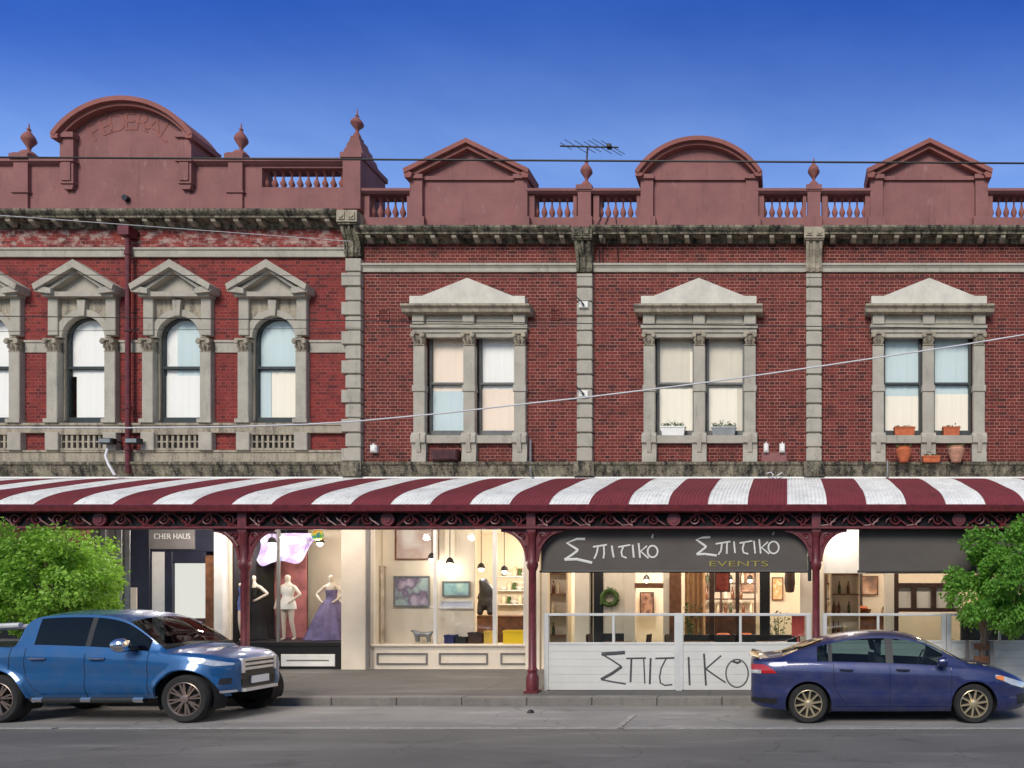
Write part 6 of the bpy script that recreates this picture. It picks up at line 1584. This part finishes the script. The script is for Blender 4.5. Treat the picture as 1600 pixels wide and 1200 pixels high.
car, root, place, made = make_car(SED, 'indigo blue sedan parked by the white barrier with champagne alloy wheels', 'parked_car', 'car', XS, YS, 'paint_sedan', 'carglass_g', 'rim_gold', 10, .318, .2, False)
for L_ in ([(1.30,.26+.06*k) for k in range(12)], [(2.28,.3+.05*k) for k in range(12)], [(.40+.22*max(0,1-k/6)**1.5, .3+.06*k) for k in range(12)]):
    mb = MB(); seam(car, mb, L_, place, -1, .004); part('door_gap', mb, M['trim_blk'], root)
for xh, dr in ((1.4,'fdoor-1'),(.5,'rdoor-1')):
    mb = MB(); mb.tube([place(xh, -(car.side(xh,.86)+.004), .86), place(xh+.04, -(car.side(xh,.86)+.035), .862), place(xh+.17, -(car.side(xh,.86)+.035), .858), place(xh+.21, -(car.side(xh,.86)+.004), .855)], .014, 6)
    part('handle', mb, M['paint_sedan'], made[dr], True)
mir = MB(); p = place(2.13, -(SED['W']+.085), 1.0)
mir.v = []; mir.lathe([(.01,-.1),(.06,-.085),(.085,-.02),(.08,.04),(.05,.06),(.01,.065)], p[0], p[1], p[2], 12, 'x')
mir.tube([place(2.16,-(SED['W']-.09),.955), place(2.14,-(SED['W']+.03),.975)], .025, 6)
part('mirror', mir, M['paint_sedan'], root, True)
mb = MB(); car.patch(mb, (-.925,-.50), lambda x: .80+.02*(x+.97), lambda x: .945-.12*max(0,(x+.75)/.23)**2, .006, place); part('tail_light', mb, M['redlens'], root, True, label='red and clear tail lamp wrapped round the rear corner')
mb = MB(); car.patch(mb, (-.92,-.75), lambda x: .80, lambda x: .855, .010, place); part('reverse_lens', mb, M['lens'], root, True)
mb = MB(); car.patch(mb, (2.98,3.56), lambda x: .62+.12*max(0,(3.25-x)/.27)-.10*max(0,(x-3.25)/.33), lambda x: min(lerp_tab(SED['belt'],x)-.015, .78-.25*max(0,(x-3.2))), .006, place); part('headlight', mb, M['lens'], root, True)
mb = MB(); car.patch(mb, (2.99,3.12), lambda x: .68+.04*max(0,(3.12-x)/.13), lambda x: .765-.1*max(0,x-3.05), .009, place); part('indicator', mb, M['amber'], root, True)
mb = MB(); car.patch(mb, (3.35,3.565), lambda x: .30, lambda x: .46, .006, place); part('air_intake', mb, M['trim_blk'], root, True)
mb = MB(); car.patch(mb, (-.92,-.5), lambda x: .32+.05*max(0,-.6-x), lambda x: .41, .004, place); part('lower_bumper', mb, M['trim_blk'], root, True)
mb = MB(); car.patch(mb, (.42,2.22), lambda x: .205, lambda x: .275, .010, place); part('side_skirt', mb, M['paint_sedan'], root, True)
sp_ = MB(); sp_.grid(lambda u, v: place(-.95+.16*v, -.72+1.44*u, 1.045+.04*(1-v)+.03*(1-(2*u-1)**2)*(1-v)), 16, 3); part('boot_spoiler', sp_, M['paint_sedan'], root, True)
mb = MB(); q0 = place(-.935, -.26, .62); mb.box(q0[0]-.02, q0[0], q0[1], q0[1]+.52, .62, .74); part('number_plate', mb, M['plate'], root)
mb = MB(); w0 = place(2.12,-.4,.85); mb.tube([place(.1,-.52,1.335), place(.0,-.53,1.3)], .004, 4); part('aerial', mb, M['trim_blk'], root)

# ---- blue dual cab ute
def ute_parts(x, j, sg, c):
    NS, NW = c.NS, c.NW; tab = c.S
    zt = lerp_tab(tab['top'], x); zb = lerp_tab(tab['belt'], x)
    if j < NS:
        if 1.42 < x < 2.42 and j >= 1: return f'fdoor{sg}'
        if .46 < x <= 1.42 and j >= 1 and not (x < .68 and j < 5): return f'rdoor{sg}'
        return 'body'
    if j < NS+NW:
        k = j-NS
        if zt-zb > .26 and 1 <= k <= 4 and x > .4:
            if 1.46 < x < 2.40: return f'glass|fdoor{sg}'
            if .56 < x < 1.38: return f'glass|rdoor{sg}'
            if 1.38 <= x <= 1.46: return f'pillar|fdoor{sg}'
        if .46 < x <= 1.42 and zt-zb > .26: return f'rdoor{sg}'
        if 1.42 < x < 2.42 and zt-zb > .26: return f'fdoor{sg}'
        return 'body'
    if 1.98 < x < 2.62: return 'windscreen|body'
    if x < .20: return 'tray|body'
    return 'body'
UTE = dict(xr=-1.35, xf=3.58, W=.83, hubs=(0, 3.0), hubz=.40, R=.455, flare=.035, round_f=.85, round_r=.25, nose_w=.47, tail_w=.88,
    sill=[(-1.35,.5),(-.6,.46),(0,.42),(.6,.40),(2.4,.40),(3.2,.40),(3.45,.43),(3.62,.47)],
    belt=[(-1.35,1.20),(.1,1.20),(.3,1.215),(.6,1.22),(1.4,1.19),(2.2,1.15),(2.6,1.12),(3.0,1.07),(3.35,1.01),(3.62,.93)],
    top=[(-1.35,1.235),(.12,1.235),(.225,1.26),(.30,1.55),(.42,1.72),(.62,1.785),(1.1,1.81),(1.6,1.79),(1.95,1.70),(2.25,1.51),(2.55,1.28),(2.68,1.19),(2.95,1.165),(3.25,1.12),(3.48,1.05),(3.62,.97)],
    drop=[(-1.35,.02),(.2,.02),(.4,.07),(1.2,.08),(1.9,.075),(2.4,.06),(2.7,.05),(3.62,.035)],
    edgew=[(-1.35,.93),(.1,.93),(.3,.80),(.6,.755),(1.4,.74),(2.0,.77),(2.5,.84),(2.8,.86),(3.62,.84)],
    cuts=(.2,.12,.225,.30,.42,.46,.56,.68,1.38,1.42,1.46,2.42,2.40,1.98,2.62), parts=ute_parts, cab=(.62,1.5,.72,2.6))
XU = PX(-1, YS+.1)
car, root, place, made = make_car(UTE, 'bright blue dual cab ute with chrome mirrors in front of the round tree', 'utility_truck', 'ute', XU, YS, 'paint_ute', 'carglass', 'rim_grey', 8, .388, .255, True)
for L_ in ([(1.42,.42+.07*k) for k in range(11)], [(2.42,.45+.07*k) for k in range(11)], [(.46+.22*max(0,1-k/5)**1.5, .46+.075*k) for k in range(11)], [(.22,.85+.035*k) for k in range(11)]):
    mb = MB(); seam(car, mb, L_, place, -1, .005); part('door_gap', mb, M['trim_blk'], root)
for xh, dr in ((1.50,'fdoor-1'),(.56,'rdoor-1')):
    mb = MB(); s_ = car.side(xh,1.04); mb.tube([place(xh, -(s_+.004), 1.04), place(xh+.03, -(s_+.045), 1.042), place(xh+.2, -(s_+.045), 1.042), place(xh+.24, -(s_+.004), 1.04)], .018, 6)
    part('handle', mb, M['chrome'], made[dr], True)
mir = MB(); p = place(2.16, -(UTE['W']+.13), 1.26)
mir.lathe([(.01,-.13),(.09,-.12),(.115,-.06),(.115,.02),(.08,.07),(.01,.085)], p[0], p[1], p[2], 12, 'x'); part('mirror', mir, M['chrome'], root, True, label='chrome door mirror')
mb = MB(); mb.tube([place(2.22,-(UTE['W']-.06),1.18), place(2.2,-(UTE['W']+.08),1.2)], .035, 6); part('mirror_arm', mb, M['trim_blk'], root)
st = MB(); st.tube([place(.62,-(UTE['W']+.02),.40), place(.72,-(UTE['W']+.05),.385), place(2.3,-(UTE['W']+.05),.385), place(2.4,-(UTE['W']+.02),.40)], .045, 10); so_ = part('side_step', st, M['trim_blk'], root, True)
for x_ in (.68, 1.45, 2.28): mb = MB(); mb.tube([place(x_,-(UTE['W']+.05),.39), place(x_+.16,-(UTE['W']+.05),.39)], .048, 10); part('step_cap', mb, M['chrome'], so_, True)
bar = MB()
for yy in (-.62,.62): bar.tube([place(-.55,yy,1.21), place(-.42,yy*.97,1.46), place(-.3,yy*.93,1.54), place(.12,yy*.9,1.56)], .045, 8)
bar.tube([place(-.35,-.58,1.51), place(-.35,.58,1.51)], .045, 8); part('sports_bar', bar, M['alu'], root, True, label='bright tubular bar over the open tray')
# front: lamps, grille, plate, skid lip
mb = MB(); car.patch(mb, (3.12,3.55), lambda x: .905+.075*max(0,(3.38-x)/.26), lambda x: min(lerp_tab(UTE['belt'],x)-.012, 1.03), .008, place); part('headlight', mb, M['lens'], root, True)
mb = MB(); car.patch(mb, (3.12,3.55), lambda x: .905+.075*max(0,(3.38-x)/.26), lambda x: min(lerp_tab(UTE['belt'],x)-.012, 1.03), .008, place, 1); part('headlight', mb, M['lens'], root, True)
mb = MB()
for k in range(3): mb.cbox(*sorted((place(3.570,0,0)[0], place(3.600,0,0)[0])), place(0,-.36,0)[1], place(0,.36,0)[1], .80+.075*k, .845+.075*k, .006)
for yy in (-.38,.33): mb.box(place(3.540,0,0)[0], place(3.608,0,0)[0], place(0,yy,0)[1], place(0,yy+.05,0)[1], .76, 1.0)
part('grille', mb, M['bright'], root)
mb = MB(); mb.box(place(3.540,0,0)[0], place(3.585,0,0)[0], place(0,-.34,0)[1], place(0,.34,0)[1], .79, .99); part('grille_mesh', mb, M['trim_blk'], root)
mb = MB(); mb.box(place(3.540,0,0)[0], place(3.590,0,0)[0], place(0,-.37,0)[1], place(0,.37,0)[1], .545, .665); part('air_intake', mb, M['trim_blk'], root)
mb = MB(); mb.cbox(place(3.590,0,0)[0], place(3.620,0,0)[0], place(0,-.19,0)[1], place(0,.19,0)[1], .57, .69, .004); part('number_plate', mb, M['plate'], root)
mb = MB(); car.patch(mb, (3.44,3.56), lambda x: .46, lambda x: .50, .012, place)
mb.box(place(3.520,0,0)[0], place(3.640,0,0)[0], place(0,-.37,0)[1], place(0,.37,0)[1], .45, .50); part('skid_lip', mb, M['bright'], root, True)
mb = MB(); car.patch(mb, (3.44,3.54), lambda x: .60, lambda x: .70, .006, place); part('fog_lamp_recess', mb, M['trim_blk'], root, True)
for h in UTE['hubs']:
    mb = MB()
    o = []; i_ = []
    for a in range(0, 181, 6):
        x = h+(.47)*math.cos(R(a)); z = .40+.47*math.sin(R(a)); x2 = h+.515*math.cos(R(a)); z2 = .40+.515*math.sin(R(a))
        o.append(place(x2, -(car.side(x2,z2)+.006), z2)); i_.append(place(x, -(car.side(x,z)+.012), z))
    n = len(o); mb.add(o+i_, [(k,k+1,n+k+1,n+k) for k in range(n-1)]); part('arch_flare', mb, M['paint_ute'], root, True)

# ---- the other side of the street, seen only in reflections
op = thing('opposite_building', 'long low brown brick row facing the terrace from across the road', 'building', (-5,-40,0))
mb = MB(); hs = [(-58+7*k, -54.5+7*k, 4.6, 6.4) for k in range(15)] + [(-59+7*k, -54+7*k, .6, 3.0) for k in range(15)]
mb2 = MB(); wall_mb(mb2, -60, 50, 0, 7.8, -39, -39.4, hs)
part('wall', mb2, M['brick'], op)
mb = MB(); mb.box(-60, 50, -39.7, -39.5, 0, 7.4); part('dark_interior', mb, M['dark_int'], op)
mb = MB(); mb.box(-60, 50, -39.3, -36.2, 3.3, 3.5); part('awning', mb, M['grey_paint'], op)
mb = MB(); mb.add([(-60,-39,7.82),(50,-39,7.82),(50,-48,7.6),(-60,-48,7.6)], [(0,1,2,3)]); part('roof', mb, M['lead'], op)
